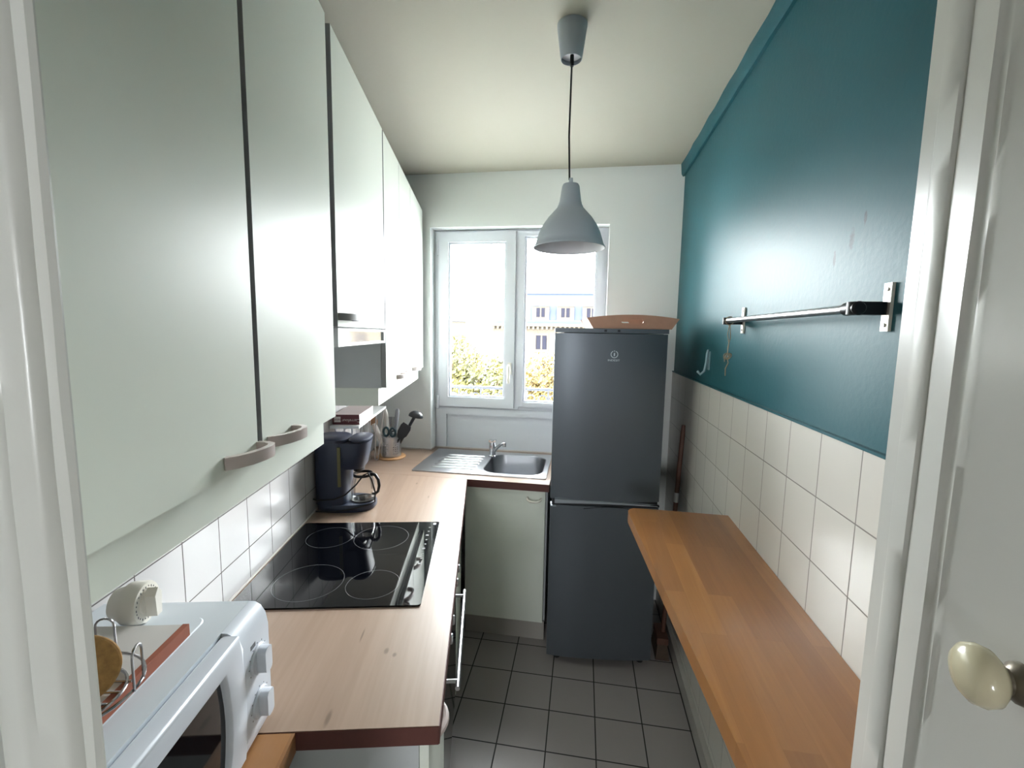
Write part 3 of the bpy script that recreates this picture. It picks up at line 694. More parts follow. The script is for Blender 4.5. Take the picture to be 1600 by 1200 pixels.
mb = MB(); mb.rings([oval(-.640, -.512, .062, 1.074, p=3.2), oval(-.645, -.505, .069, 1.084, p=3.2), oval(-.645, -.493, .074, 1.14, p=3.2), oval(-.645, -.484, .0772, 1.1902, p=3.2)]); mb.build('filter_housing', m_navy, cm)
mb = MB(); mb.rings([oval(-.716, -.572, .080, 1.1905, p=3), oval(-.716, -.572, .080, 1.202, p=3), oval(-.706, -.585, .070, 1.210, p=3)]); mb.build('tank_lid', m_navy2, cm)
mb = MB(); mb.rings([oval(-.5710, -.482, .079, 1.1965, p=2.6), oval(-.5710, -.482, .079, 1.203, p=2.6), oval(-.566, -.492, .070, 1.208, p=2.6)]); mb.build('filter_lid', m_navy2, cm)
mb = MB(); mb.rings([oval(-.56, -.515, .035, 1.058, p=2), oval(-.56, -.515, .045, 1.0775, p=2)]); mb.build('drip_valve', m_blk, cm)
mb = MB(); mb.lathe([(.0, 0), (.052, 0), (.052, .004)], (-.522, cyb, ZT+.0325), 32); mb.build('hot_plate', m_blk, cm)
# carafe
jg = thing('coffee_carafe', 'glass carafe with black handle standing in the navy coffee maker', 'carafe', (-.522, cyb, ZT+.038), 'L')
MB().lathe([(.044, .0), (.050, .006), (.053, .035), (.049, .075), (.040, .105), (.038, .112), (.0365, .112), (.0385, .104), (.0475, .075), (.0515, .035), (.0485, .0075), (.043, .002)], (-.522, cyb, ZT+.0370), 36, cap0=True, cap1=True).build('glass', m_carafe, jg)
MB().lathe([(.0395, .0), (.0415, .0), (.0415, .012), (.0395, .012)], (-.522, cyb, ZT+.140), 32).build('collar', m_blk, jg)
hd = Vector((.86, -.50, 0)).normalized(); c0 = Vector((-.522, cyb, ZT+.037))
P = lambda r, z: c0+hd*r+Vector((0, 0, z))
mb = MB(); mb.tube([P(.040, .110), P(.055, .118), P(.072, .116), P(.088, .098), P(.093, .072), P(.086, .046), P(.070, .032), P(.0545, .030)], [.009, .008, .007, .0065, .0065, .0065, .006, .005], 10); mb.build('handle', m_blk, jg)
# power cord wrapped round the front
mb = MB(); mb.tube([(-.716, cyb-.06, ZT+.055), (-.69, cyb-.0825, ZT+.058), (-.62, cyb-.086, ZT+.063), (-.575, cyb-.086, ZT+.082), (-.53, cyb-.082, ZT+.125), (-.50, cyb-.075, ZT+.165), (-.482, cyb-.07, ZT+.172), (-.470, cyb-.06, ZT+.14), (-.457, cyb-.055, ZT+.08), (-.4605, cyb-.052, ZT+.040), (-.475, cyb-.066, ZT+.034), (-.55, cyb-.087, ZT+.020), (-.62, cyb-.089, ZT+.010), (-.70, cyb-.078, ZT+.008)], .0032, 8); mb.build('power_cord', m_cord, cm)

# ------------------------------------------------------------------ corner shelf, tea box, utensils
ZS = 1.205
cs2 = thing('wire_leg_shelf', 'small white shelf on wire legs in the corner under the wall cabinets', 'shelf', (-.64, 2.40, ZT), 'L')
MB().box(AW+.009, -.578, 2.10, 2.69, ZS, ZS+.012, .004).build('shelf_board', m_shelf, cs2)
def vleg(b, a0, a1):
    mb = MB(); mb.tube([(a0-.022, b, ZS-.0005), (a0+.012+(a1-a0), b, ZT+.012), (a0+.020+(a1-a0), b, ZT+.0045), (a0+.030+(a1-a0), b, ZT+.012), (a0+.022, b, ZS-.0005)], .0038, 8); return mb
for b in (2.16, 2.65):
    for a in (-.685, -.605):
        vleg(b, a, a-.012 if a < -.65 else a-.045).build('leg', m_brush, cs2)
tb = thing('tea_box', 'maroon and white Carrefour carton lying upside down on the white shelf', 'box', (-.645, 2.26, ZS+.0125), 'L')
bz0, bz1 = ZS+.0125, ZS+.0125+.048
mb = MB(); mb.box(-.710, -.585, 2.135, 2.40, bz0, bz1, .0015); mb.bm.faces.ensure_lookup_table()
for f_ in mb.bm.faces:
    f_.normal_update(); cz = f_.calc_center_median()
    f_.material_index = 1 if cz.z > bz1-.0005 else (2 if cz.x > -.5855 else 0)
cart = mb.build('carton', [m_maroon, m_boxtop, m_label], tb)
# lettering reads upside down: the carton lies on its top
fm = lambda a, z, rot: Matrix.Translation((a, 2.1345, z)) @ Matrix.Rotation(PI/2, 4, 'X') @ Matrix.Rotation(rot, 4, 'Z')
MB().text('Carrefour', .021, fm(-.624, bz0+.020, PI)).build('lettering', m_label, cart, smooth=0)
MB().box(-.702, -.672, 2.1338, 2.1346, bz0+.012, bz0+.038).build('label', m_label, cart, smooth=0)
MB().text('NEW', .013, fm(-.687, bz0+.025, PI) @ Matrix.Translation((0, 0, .001))).build('label_print', m_maroon, cart, smooth=0)
ux, uy = -1.150, 2.545
tw = thing('round_trivet', 'round wooden trivet under the steel utensil pot', 'trivet', (ux, uy, ZT))
MB().cyl((ux, uy, ZT), (ux, uy, ZT+.010), .088, seg=48, bev=.003).build('disc', m_bamboo, tw)
pz = ZT+.0105
pot = thing('utensil_pot', 'perforated stainless steel pot of utensils on the round trivet', 'utensil pot', (ux, uy, pz))
mb = MB(); bm = mb.bm; NS, NR, PR, PH = 84, 27, .060, .122
V = [[bm.verts.new((ux+PR*math.cos(2*PI*i/NS), uy+PR*math.sin(2*PI*i/NS), pz+.002+PH*j/NR)) for i in range(NS)] for j in range(NR+1)]
for j in range(NR):
    for i in range(NS):
        k = i % 14
        hole = (k in (1, 2, 4, 5, 7, 8) and False) or (k in (1, 4, 7, 10) and 4 <= j <= 21 and (j-4) % 3 < 1)
        if k == 10: hole = False
        if not hole: bm.faces.new((V[j][i], V[j][(i+1) % NS], V[j+1][(i+1) % NS], V[j+1][i]))
pb = mb.build('body', m_brush, pot)
so = pb.modifiers.new('wall', 'SOLIDIFY'); so.thickness = .0012; so.offset = -1
mb = MB(); mb.lathe([(.0, 0), (.058, 0), (.060, .002), (.059, .004), (.0, .004)], (ux, uy, pz), 40); mb.build('bottom', m_brush, pot); mb = MB(); mb.tube([(ux+PR*math.cos(2*PI*i/48), uy+PR*math.sin(2*PI*i/48), pz+.124) for i in range(48)], .0018, 6, True); mb.build('rim', m_brush, pot)
def stick(name, label, cat, p0, p1, build):
    t = thing(name, label, cat, p0); build(t, Vector(p0), Vector(p1)); return t
B0 = Vector((ux, uy, pz+.006))
def at(dx, dy, dz): return (ux+dx, uy+dy, pz+dz)
def f_ladle(t, a, b):
    d = (b-a).normalized(); MB().tube([a, a+(b-a)*.5, b], [.007, .008, .010], 10).build('handle', m_utblack, t)
    c = b+Vector((.012, -.004, .006)); mb = MB()
    mb.ball((0, 0, 0), .045, .038, .036, 24, 12)
    vs = [v for v in mb.bm.verts if v.co.z < -.004]; bmesh.ops.delete(mb.bm, geom=vs, context='VERTS')
    mb.move(Matrix.Translation(c) @ Matrix.Rotation(math.radians(12), 4, 'Y'))
    o = mb.build('bowl', m_utblack, t); s_ = o.modifiers.new('wall', 'SOLIDIFY'); s_.thickness = .003
stick('ladle', 'black ladle with its bowl upturned, rightmost in the utensil pot', 'ladle', at(.015, .01, .01), at(.150, .0, .245), f_ladle)
def f_spat(m, hw, hl, m2=None):
    def g(t, a, b):
        d = (b-a).normalized(); MB().tube([a, a+(b-a)*.55], [.0055, .006], 8).build('handle', m2 or m, t)
        q = Vector((0, -1, 0)); sd = d.cross(q).normalized(); q = sd.cross(d)
        p = a+(b-a)*.55; mb = MB()
        L = (b-p); lps = []
        for s_, w in ((-.02, .35), (.1, .6), (.35, .95), (.8, 1.0), (1.0, .8)):
            c = p+L*s_; lps.append([c+sd*hw*w+q*.002, c-sd*hw*w+q*.002, c-sd*hw*w-q*.002, c+sd*hw*w-q*.002])
        mb.rings(lps); mb.build('blade', m, t, smooth=30)
    return g
stick('serving_spatula', 'black slotted turner leaning right under the ladle in the utensil pot', 'spatula', at(.0, -.018, .008), at(.118, -.03, .205), f_spat(m_utblack, .034, .1))
def f_scis(t, a, b):
    d = (b-a).normalized(); q = Vector((0, -1, 0)); sd = d.cross(q).normalized()
    mb = MB(); mb.tube([a, a+(b-a)*.72], [.004, .005], 8); mb.build('blades', m_brush, t)
    for s_ in (-1, 1):
        c = a+(b-a)*.84+sd*.021*s_
        MB().tube([c+sd*(.017*math.cos(2*PI*i/24))+d*(.026*math.sin(2*PI*i/24)) for i in range(24)], .0070, 8, True).build('finger_loop', m_utteal, t)
stick('kitchen_scissors', 'kitchen scissors with dark teal loops at the front of the utensil pot', 'scissors', at(.0, -.034, .010), at(.012, -.046, .185), f_scis)
def f_knife(t, a, b):
    MB().tube([a, a+(b-a)*.55], [.003, .004], 8).build('shank', m_brush, t)
    MB().tube([a+(b-a)*.5, a+(b-a)*.75, a+(b-a)*.96, b], [.010, .0125, .0135, .008], 12).build('handle', m_utgrey, t)
stick('grey_handled_knife', 'tall knife with a grey handle, highest in the utensil pot', 'knife', at(.005, .022, .010), at(.035, .02, .290), f_knife)
def f_hand(m, r):
    def g(t, a, b):
        MB().tube([a, a+(b-a)*.25], [.003, .004], 8).build('shank', m_brush, t)
        MB().tube([a+(b-a)*.25, a+(b-a)*.5, a+(b-a)*.9, b], [r*.8, r, r*1.1, r*.8], 12).build('handle', m, t)
    return g
stick('white_handled_peeler', 'white handled utensil leaning left in the utensil pot', 'utensil', at(-.01, -.030, .010), at(-.085, -.056, .205), f_hand(m_utwhite, .0145))
stick('white_utensil', 'tall white plastic utensil handle standing left of centre in the utensil pot', 'utensil', at(.004, .0, .01), at(-.036, -.005, .290), f_hand(m_utwhite, .0135))
def f_wspoon(t, a, b):
    MB().tube([a, b], .006, 10).build('handle', m_spoonwood, t)
    mb = MB(); mb.ball((0, 0, 0), .030, .008, .040, 20, 12); d = (b-a).normalized()
    mb.move(Matrix.Translation(b+d*.02) @ Matrix.Rotation(math.atan2(d.x, d.z), 4, 'Y')); mb.build('bowl', m_spoonwood, t)
stick('wooden_spoon', 'pale wooden spoon leaning far left in the utensil pot', 'spoon', at(-.022, .015, .01), at(-.115, .012, .195), f_wspoon)
def f_fork(t, a, b):
    d = (b-a).normalized(); MB().tube([a, a+(b-a)*.6], .005, 8).build('handle', m_utblack, t)
    mb = MB(); sd = d.cross(Vector((0, -1, 0))).normalized(); p = a+(b-a)*.6
    mb.tube([p-sd*.018, p+sd*.018], .004, 6)
    for k in range(5): mb.tube([p+sd*(-.018+.009*k), b+sd*(-.020+.010*k)], .0024, 6)
    mb.build('tines', m_utblack, t)
stick('pasta_fork', 'black pasta fork with thin tines at the back of the utensil pot', 'fork', at(-.01, .03, .01), at(-.012, .036, .235), f_fork)

# ------------------------------------------------------------------ fridge, tray, broom
FB, FA0, FA1, FZ = 2.067, .335, .855, 1.692
fr = thing('fridge_freezer', 'tall silver-grey fridge freezer standing beside the window', 'fridge', ((FA0+FA1)/2, FB+.28, 0), 'F')
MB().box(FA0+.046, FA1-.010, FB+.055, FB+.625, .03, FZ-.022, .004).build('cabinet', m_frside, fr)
tpn = MB().prism([(FA0, FB+.002), (FA1, FB+.002), (FA1, FB+.06), (FA1-.010, FB+.625), (FA0+.046, FB+.625), (FA0, FB+.06)], 'z', FZ-.020, FZ, .004).build('top_panel', m_fr, fr)
for x in (.567, .628): MB().box(x-.006, x+.006, FB+.0008, FB+.004, FZ-.015, FZ-.005, .001).build('indicator', m_frdark, tpn)
def fdoor(z0, z1, name):
    mb = MB(); e = .014
    pts = []
    for a in range(0, 13): # softly bowed front
        t = a/12; x = FA0+(FA1-FA0)*t; pts.append((x, FB+.012*(2*t-1)**4*1.0 - .004*(1-(2*t-1)**2)+.004))
    pts = pts+[(FA1, FB+.050), (FA0, FB+.050)]
    mb.prism(pts, 'z', z0, z1, .006, 3); return mb.build(name, m_fr, fr, smooth=30)
ud = fdoor(.868, FZ-.0235, 'fridge_door'); ld = fdoor(.045, .838, 'freezer_door')
MB().box(FA0+.008, FA1-.008, FB+.012, FB+.05, .8385, .8675).build('gap', m_frdark, fr, smooth=0)
# moulded grip: a light lip arching over a dark recess
mb = MB(); lp = []
for i in range(21):
    t = i/20; a = FA0+.020+(FA1-FA0-.030)*t; th = .017*(1-t)**1.0+.0025
    z0 = .850+.004*math.sin(PI*t); lp.append([(a, FB-.004, z0), (a, FB-.004, z0+th), (a, FB+.014, z0+th+.004), (a, FB+.014, z0-.004)])
mb.rings(lp); mb.build('door_grip', m_frhandle, ud)
mb = MB(); lp = []
for i in range(21):
    t = i/20; a = FA0+.16+.27*t; z = .826+.012*math.sin(PI*t); lp.append([(a, FB-.0012, z-.0015), (a, FB-.0012, z+.0015), (a, FB+.004, z+.0025), (a, FB+.004, z-.0025)])
mb.rings(lp); mb.build('grip_crease', m_frdark, ld)
mb = MB(); mb.box(FA1-.045, FA1-.002, FB-.003, FB+.012, .848, .856, .002); mb.build('hinge_cover', m_frdark, ud)
mb = MB(); mb.box(FA0+.002, FA0+.028, FB-.002, FB+.010, .832, .8375, .002); mb.build('corner_cap', m_frhandle, ld)
# round emblem and name on the fridge door
fy = FB-.0008
mb = MB(); lc = (.611, 1.574)
lp = []
for i in range(33):
    t = math.radians(115+310*i/32-0); 
    r0, r1 = .0138, .0172
    lp.append([(lc[0]+r0*math.cos(t), fy, lc[1]+r0*math.sin(t)), (lc[0]+r1*math.cos(t), fy, lc[1]+r1*math.sin(t)), (lc[0]+r1*math.cos(t), fy+.003, lc[1]+r1*math.sin(t)), (lc[0]+r0*math.cos(t), fy+.003, lc[1]+r0*math.sin(t))])
mb.rings(lp)
mb.prism([(lc[0]-.0028, lc[1]-.009), (lc[0]+.0028, lc[1]-.007), (lc[0]+.0028, lc[1]+.008), (lc[0]-.0028, lc[1]+.006)], 'y', fy, fy+.003)
mb.ball((lc[0], fy+.001, lc[1]+.0155), .0026, .0015, .0026, 12, 8)
mb.text('INDESIT', .0125, Matrix.Translation((lc[0]-.002, fy, 1.546)) @ Matrix.Rotation(PI/2, 4, 'X') @ Matrix.Diagonal((1.25, 1, 1, 1)), .0006)
mb.build('emblem', m_logo, ud, smooth=0)
for a in (FA0+.055, FA1-.04): 
    for b in (FB+.07, FB+.59): MB().cyl((a, b, 0), (a, b, .032), .018).build('foot', m_blk, fr)

# wooden tray on the fridge
ty_ = thing('serving_tray', 'wooden tray with slotted curved end lying on top of the fridge', 'tray', (.697, FB+.19, FZ), 'F')
tz0 = FZ+.001; a0, a1 = .512, .872
def tray_end(b0, slot=True):
    top = [(.482+(.905-.482)*t, tz0+.048+.017*(1-(2*t-1)**2)) for t in [i/16 for i in range(17)]]
    outer = [(a0, tz0), (a1, tz0)]+top[::-1]
    s_ = rr(.640, .742, tz0+.026, tz0+.043, .0083, 6)
    return MB().holed(outer, [s_], b0, b0+.010, 'y')
tray_end(FB+.022).build('end_board', m_tray, ty_, smooth=30)
tray_end(FB+.360).build('end_board', m_tray, ty_, smooth=30)
MB().box(a0, a1, FB+.033, FB+.359, tz0, tz0+.006).build('bottom', m_tray, ty_, smooth=0)
for x0, x1 in ((a0, .488), (a1, .898)):
    MB().prism([(x0, tz0), (x0+math.copysign(.008, x0-x1), tz0), (x1+math.copysign(.008, x0-x1), tz0+.046), (x1, tz0+.046)], 'y', FB+.033, FB+.359).build('side_board', m_tray, ty_, smooth=0)

# broom leaning in the corner behind the fridge
br = thing('broom', 'broom with brown stick leaning in the corner right of the fridge', 'broom', (.455, 2.28, 0))
d0, d1 = Vector((.468, 2.30, .10)), Vector((.5175, 2.335, 1.215))
MB().tube([d0, d0+(d1-d0)*.96, d1], [.0115, .0115, .009], 14).build('stick', m_broom, br)
mb = MB(); c = d0+(d1-d0)*.64; mb.tube([c, c+(d1-d0)*.045], .0122, 14); mb.build('tape', m_tape, br)
mb = MB(); mb.box(.430, .486, 2.235, 2.365, .078, .112, .008); mb.build('head', m_broom, br)
mb = MB(); mb.rings([[(.434, 2.238, .080), (.482, 2.238, .080), (.482, 2.362, .080), (.434, 2.362, .080)], [(.424, 2.222, .001), (.492, 2.222, .001), (.492, 2.378, .001), (.424, 2.378, .001)]]); mb.build('bristles', m_bristle, br)

# ------------------------------------------------------------------ bar shelf on the right wall
ZBAR = 1.03
ba = thing('breakfast_bar', 'long beech breakfast bar shelf with rounded edge along the right wall', 'bar', (.38, 1.1, ZBAR-.038))
bp = [(XR-.0085, .560), (XR-.0085, 1.636)]
cor = [(.222-.0, 1.628), (.200, 1.622), (.186, 1.606), (.183, 1.585)]
bp = [(XR-.009, .560), (XR-.009, 1.630), (.226, 1.636), (.205, 1.634), (.190, 1.624), (.182, 1.606), (.181, 1.588), (.268, .560)]
mb = MB(); mb.prism(bp, 'z', ZBAR-.038, ZBAR, .014, 6); mb.build('board', m_bar, ba, smooth=35)
for y in (.75, 1.40):
    mb = MB(); mb.box(XR-.014, XR-.0085, y-.012, y+.012, ZBAR-.24, ZBAR-.0385); mb.box(XR-.21, XR-.014, y-.012, y+.012, ZBAR-.046, ZBAR-.0385)
    mb.tube([(XR-.018, y, ZBAR-.22), (XR-.195, y, ZBAR-.049)], .006, 8); mb.build('bracket', m_brush, ba)

# towel rail
tr = thing('towel_rail', 'chrome towel rail with black ends on the teal wall', 'towel rail', (XR, 1.25, 1.716))
RX = XR-.055
MB().tube([(RX, .90, 1.716), (RX, 1.64, 1.718)], .0085, 16).build('rod', m_brush, tr)
for y in (.905, 1.640):
    mb = MB(); mb.box(XR-.006, XR-.0003, y-.0105, y+.0105, 1.676, 1.762, .0025); pl = mb.build('mounting_plate', m_bracket, tr)
    for z in (1.687, 1.751): MB().cyl((XR-.0085, y, z), (XR-.0055, y, z), .0036).build('screw', m_brush, pl)
    mb = MB()
    pts = [(x, y + .0 + s_) for x, s_ in ()]
    sg = 1 if y > 1.3 else 1
    mb.prism(rr(RX-.014, XR-.0062, y-.012, y+.012, .011, 5), 'z', 1.705, 1.728, .004, 3)
    mb.cyl((RX, y-.012 if y > 1.3 else y-.014, 1.7165), (RX, y+.014 if y > 1.3 else y+.03, 1.7165), .0125, bev=.003)
    mb.build('end_bracket', m_blk, tr)
st = thing('string', 'knotted piece of twine hanging from the far end of the towel rail', 'string', (RX, 1.625, 1.70))
mb = MB(); yy = 1.612
mb.tube([(RX+.0135*math.cos(t), yy, 1.7165+.0135*math.sin(t)) for t in [2*PI*i/16 for i in range(16)]], .0016, 6, True)
mb.tube([(RX, yy, 1.703), (RX-.003, yy+.003, 1.67), (RX+.002, yy-.001, 1.64), (RX, yy, 1.605)], .0014, 6)
mb.tube([(RX+.002, yy, 1.703), (RX+.005, yy-.004, 1.66), (RX+.001, yy+.003, 1.63), (RX, yy, 1.605)], .0014, 6)
for k in range(3): mb.tube([(RX+.004*k-.004+.011*math.cos(t)*(1-.2*k), yy+.012*math.cos(t+k), 1.597+.010*math.sin(t)) for t in [2*PI*i/14 for i in range(14)]], .0018, 6, True)
mb.tube([(RX, yy, 1.592), (RX+.003, yy-.006, 1.575), (RX-.002, yy+.004, 1.555), (RX, yy+.008, 1.530)], .0018, 6)
mb.tube([(RX, yy+.008, 1.592), (RX-.003, yy+.018, 1.586), (RX, yy+.026, 1.578)], .0018, 6)
mb.build('twine', m_string, st)
hk = thing('adhesive_hook', 'clear plastic wall hook stuck low on the teal wall beyond the towel rail', 'hook', (XR, 2.03, 1.55))
mb = MB(); mb.box(XR-.004, XR-.0003, 2.020, 2.045, 1.52, 1.60, .0015); mb.build('back_plate', m_hook, hk)
mb = MB(); mb.tube([(XR-.006, 2.04, 1.605), (XR-.012, 2.03, 1.59), (XR-.016, 2.018, 1.55), (XR-.022, 2.018, 1.515), (XR-.036, 2.024, 1.500), (XR-.045, 2.035, 1.512)], [.004, .005, .005, .005, .005, .006], 10); mb.build('hook_arm', m_hook, hk)

# ------------------------------------------------------------------ pendant lamp
px_, py_ = -.068, 1.535; k = 1.023
pd = thing('pendant_lamp', 'grey metal dome pendant lamp hanging from the ceiling on a black cord', 'lamp', (px_, py_, HC))
zl = lambda z: 1.66+(z-1.66)*k
MB().lathe([(.032, 2.531), (.034, 2.533), (.0475, HC-.006), (.0475, HC-.0008), (.0, HC-.0008)], (px_, py_, 0), 40).build('ceiling_cup', m_lamp, pd)
MB().lathe([(.0, 2.545), (.033, 2.545)], (px_, py_, 0), 32).build('cup_inside', m_lampin, pd)
mb = MB(); mb.tube([(px_+.002, py_, 2.535), (px_+.001, py_, 2.43), (px_-.0, py_, 2.30), (px_+.0055, py_, 2.165)], .0030, 8); mb.cyl((px_+.002, py_, 2.512), (px_+.002, py_, 2.546), .006); mb.build('cord', m_cord, pd)
sx = px_+.0055+.005
GS = 1.03
prof_o = [(.006, 2.170), (.0065, 2.156), (.010, 2.154), (.0245, 2.150), (.0275, 2.144), (.0345, 2.095), (.0360, 2.092), (.0365, 2.087), (.040, 2.081), (.0415, 2.076), (.052, 2.064), (.070, 2.044), (.086, 2.020), (.098, 1.995), (.106, 1.970), (.1095, 1.957), (.1145, 1.951), (.1155, 1.947), (.1135, 1.946)]
prof_i = [(.1125, 1.948), (.107, 1.957), (.103, 1.971), (.095, 1.995), (.083, 2.019), (.067, 2.042), (.049, 2.061), (.038, 2.072), (.034, 2.082)]
prof_o = [(r*GS, z) for r, z in prof_o]; prof_i = [(r*GS, z) for r, z in prof_i]
MB().lathe(prof_o, (sx, py_, 0), 56, cap0=True).build('shade', m_lamp, pd, smooth=28)
MB().lathe([(.1135*GS, 1.946)]+prof_i, (sx, py_, 0), 56).build('shade_inside', m_lampin, pd, smooth=60)
mb = MB(); mb.cyl((sx, py_, 2.095), (sx, py_, 2.045), .018); mb.build('bulb_holder', m_lampin, pd)
mb = MB(); mb.ball((sx, py_, 2.020), .026, .026, .032); mb.build('bulb', m_shelf, pd)

# ------------------------------------------------------------------ outside
rl = thing('balcony_railing', 'wrought iron balcony railing with scrolls outside the window', 'railing', (-.4, 3.13, .7))
mb = MB(); mb.box(-1.3, .35, 3.115, 3.145, 1.262, 1.280, .004); mb.build('top_rail', m_iron, rl)
for x in (-1.28, .33):
    for z in (1.27, .826): MB().box(x-.012, x+.012, 3.045, 3.1145, z-.006, z+.006).build('wall_bracket', m_iron, rl, smooth=0)
mb = MB(); mb.box(-1.3, .35, 3.122, 3.138, .82, .832); mb.build('bottom_rail', m_iron, rl)
def scroll(cx, s_):
    pts = []
    for i in range(26):
        t = i/25*3.4*PI/2; r = .038*(1-i/25*.72); pts.append((cx+s_*(.045-r*math.cos(t)), 3.13, 1.20+r*math.sin(t)))
    return [(cx+s_*.007, 3.13, 1.12)]+pts
for k in range(10):
    cx = -1.21+.163*k
    mb = MB(); mb.tube([(cx, 3.13, .835), (cx, 3.13, 1.262)], .006, 8)
    for s_ in (-1, 1): mb.tube(scroll(cx, s_), .0052, 6)
    mb.ball((cx, 3.13, 1.17), .012, .010, .016, 10, 8); mb.build('baluster', m_iron, rl)
MB().box(-60, 60, 4, 80, -12.2, -12).build('floor_street', m_street, kind='structure', smooth=0)
# facing apartment house with slate mansard
bh = thing('apartment_house', 'pale stone apartment house with slate mansard roof and dormers across the street', 'building', (-1, 44, -12))
bx0, bx1, by = -8.2, 9.0, 40.0
MB().box(bx0, bx1, by, by+11, -12, 2.35).build('wall', m_stone, bh, smooth=0)
mb = MB(); mb.box(bx0-.5, bx1+.5, by-.5, by+11.5, 2.36, 2.62, .05)
for i in range(44): mb.box(bx0+.1+i*.4, bx0+.28+i*.4, by-.42, by-.02, 2.12, 2.355)
mb.build('cornice', m_stone, bh, smooth=0)
mb = MB(); mb.rings([[(bx0, by+.1, 2.63), (bx1, by+.1, 2.63), (bx1, by+11, 2.63), (bx0, by+11, 2.63)], [(bx0+1.1, by+1.0, 5.35), (bx1-1, by+1.0, 5.35), (bx1-1, by+10, 5.35), (bx0+1.1, by+10, 5.35)], [(bx0+2.5, by+4, 6.3), (bx1-2, by+4, 6.3), (bx1-2, by+7, 6.3), (bx0+2.5, by+7, 6.3)]]); mb.build('roof', m_slate, bh, smooth=0)
MB().box(bx0+1.0, bx1-1, by+.86, by+1.05, 5.30, 5.44).build('roof_edge', m_slate, bh, smooth=0)
mb = MB(); mb.box(bx0, bx1, by-.02, by+.05, 2.63, 2.95); mb.build('gutter', m_slate, bh, smooth=0)
mb = MB(); mb.box(-6.0, -3.7, by+4.5, by+5.5, 6.2, 7.6); mb.build('chimney', m_stone, bh, smooth=0)
for cx in (-3.83, -1.63, .6, 2.8, 5.0):
    mb = MB(); mb.prism([(cx-.75, 2.9), (cx+.75, 2.9), (cx+.75, 4.15)]+[(cx+.75*math.cos(t), 4.15+.28*math.sin(t)) for t in [PI*i/10 for i in range(1, 10)]]+[(cx-.75, 4.15)], 'y', by+.0, by+1.2); dm = mb.build('dormer', m_stone, bh, smooth=0)
    mb = MB(); mb.prism([(cx-.88, 4.15), (cx+.88, 4.15)]+[(cx+.88*math.cos(t), 4.15+.36*math.sin(t)) for t in [PI*i/10 for i in range(0, 11)]][1:-1]+[(cx-.88, 4.15)][0:0], 'y', by-.12, by-.02); mb.build('hood_mould', m_slate, dm, smooth=0)
    mb = MB(); mb.box(cx-.38, cx-.06, by-.03, by+.02, 3.2, 4.0); mb.box(cx+.06, cx+.38, by-.03, by+.02, 3.2, 4.0); mb.build('pane', m_bwin, dm, smooth=0)
for cx in (-6.0, -3.7, -1.45, .8, 3.0, 5.2):
    for cz in (.95, -1.5, -4.5, -7.5):
        hh = .62 if cz > 0 else .75
        w_ = MB(); w_.holed([(cx-.62, cz-hh-.25), (cx+.62, cz-hh-.25), (cx+.62, cz+hh+.18), (cx-.62, cz+hh+.18)], [[(cx-.5, cz-hh), (cx+.5, cz-hh), (cx+.5, cz+hh), (cx-.5, cz+hh)]], by-.09, by-.0, 'y')
        wn = w_.build('window', m_stone, bh, smooth=0)
        mb = MB(); mb.box(cx-.47, cx-.08, by-.04, by-.005, cz-hh, cz+hh); mb.box(cx+.08, cx+.47, by-.04, by-.005, cz-hh, cz+hh); mb.build('pane', m_bwin, wn, smooth=0)
# houses further left
fh = thing('distant_house', 'faint pale house far away on the left beyond the trees', 'building', (-26, 62, -12))
MB().box(-34, -15.5, 58, 68, -12, 3.2).build('wall', m_stone, fh, smooth=0)
mb = MB(); mb.rings([[(-34.3, 57.7, 3.21), (-15.2, 57.7, 3.21), (-15.2, 68.3, 3.21), (-34.3, 68.3, 3.21)], [(-32, 60, 5.4), (-17, 60, 5.4), (-17, 66, 5.4), (-32, 66, 5.4)]]); mb.build('roof', m_slate, fh, smooth=0)
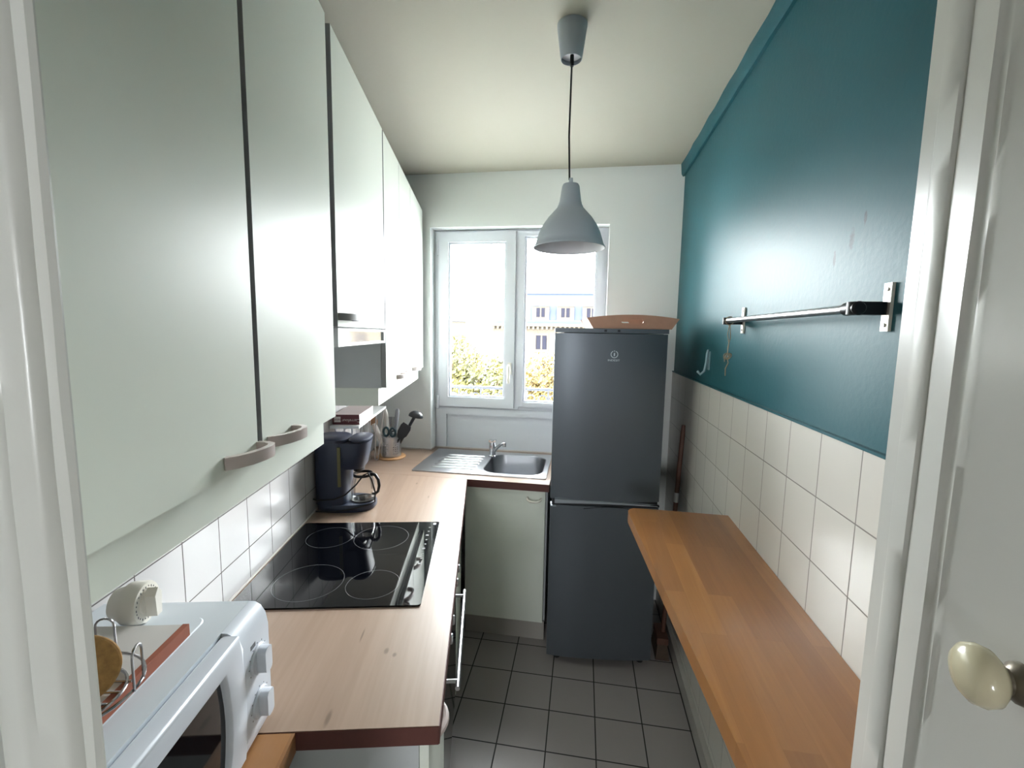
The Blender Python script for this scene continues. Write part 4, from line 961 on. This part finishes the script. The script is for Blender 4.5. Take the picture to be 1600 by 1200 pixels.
# street trees
def tree(label, cx, cy_, z0, blobs, m, nleaf, size, h=9):
    t = thing('street_tree', label, 'tree', (cx, cy_, -12))
    mb = MB(); mb.tube([(cx, cy_, -12), (cx+.1, cy_, -6), (cx, cy_, z0-1)], [.22, .17, .10], 10)
    for (bx, by_, bz, r) in blobs: mb.tube([(cx, cy_, z0-2.5), ((cx+bx)/2, (cy_+by_)/2, (z0-1+bz)/2-.3), (bx, by_, bz+r*.5)], [.08, .05, .02], 6)
    mb.build('trunk', m_bark, t)
    V_, F_ = [], []
    rnd = random.Random(hash(label) % 1000 if False else int(cx*100) % 97)
    for (bx, by_, bz, r) in blobs:
        for _ in range(int(nleaf*r*r)):
            while True:
                d = Vector((rnd.uniform(-1, 1), rnd.uniform(-1, 1), rnd.uniform(-1, 1)))
                if .25 < d.length < 1: break
            p = Vector((bx, by_, bz))+d*r*Vector((1, 1, .9)).length/1.68
            n_ = Vector((rnd.gauss(0, 1), rnd.gauss(0, 1), rnd.gauss(0, 1))).normalized(); u = n_.orthogonal().normalized(); v = n_.cross(u); s_ = size*rnd.uniform(.6, 1.2)
            i0 = len(V_); 
            for a_, b_ in ((-1, 0), (0, -.55), (1, 0), (0, .55)): V_.append(p+u*(s_*a_)+v*(s_*b_)-Vector((cx, cy_, -12)))
            F_.append((i0, i0+1, i0+2, i0+3))
    me = bpy.data.meshes.new('foliage'); me.from_pydata(V_, [], F_); me.materials.append(m)
    o = bpy.data.objects.new('foliage', me); COL.objects.link(o); o.parent = t
tree('yellow-green autumn tree outside the left casement', -3.9, 15, -.6, [(-4.6, 15, .6, 1.1), (-3.5, 15, -.1, 1.15), (-2.7, 14.7, -.2, .9), (-3.9, 14.5, -1.2, 1.3), (-2.6, 15, -1.3, 1.1), (-5.4, 15, -.4, 1.2), (-5.0, 15, 1.0, .7)], m_leafA, 1900, .085)
tree('golden autumn tree outside the right casement beside the fridge', -1.3, 18.5, -.8, [(-1.5, 18.5, -.3, 1.25), (-.6, 18.5, .2, 1.0), (-2.3, 18.3, -.7, .8), (-1.7, 18.3, -1.7, 1.4), (-.3, 18.5, -1.5, 1.4)], m_leafB, 1500, .085)
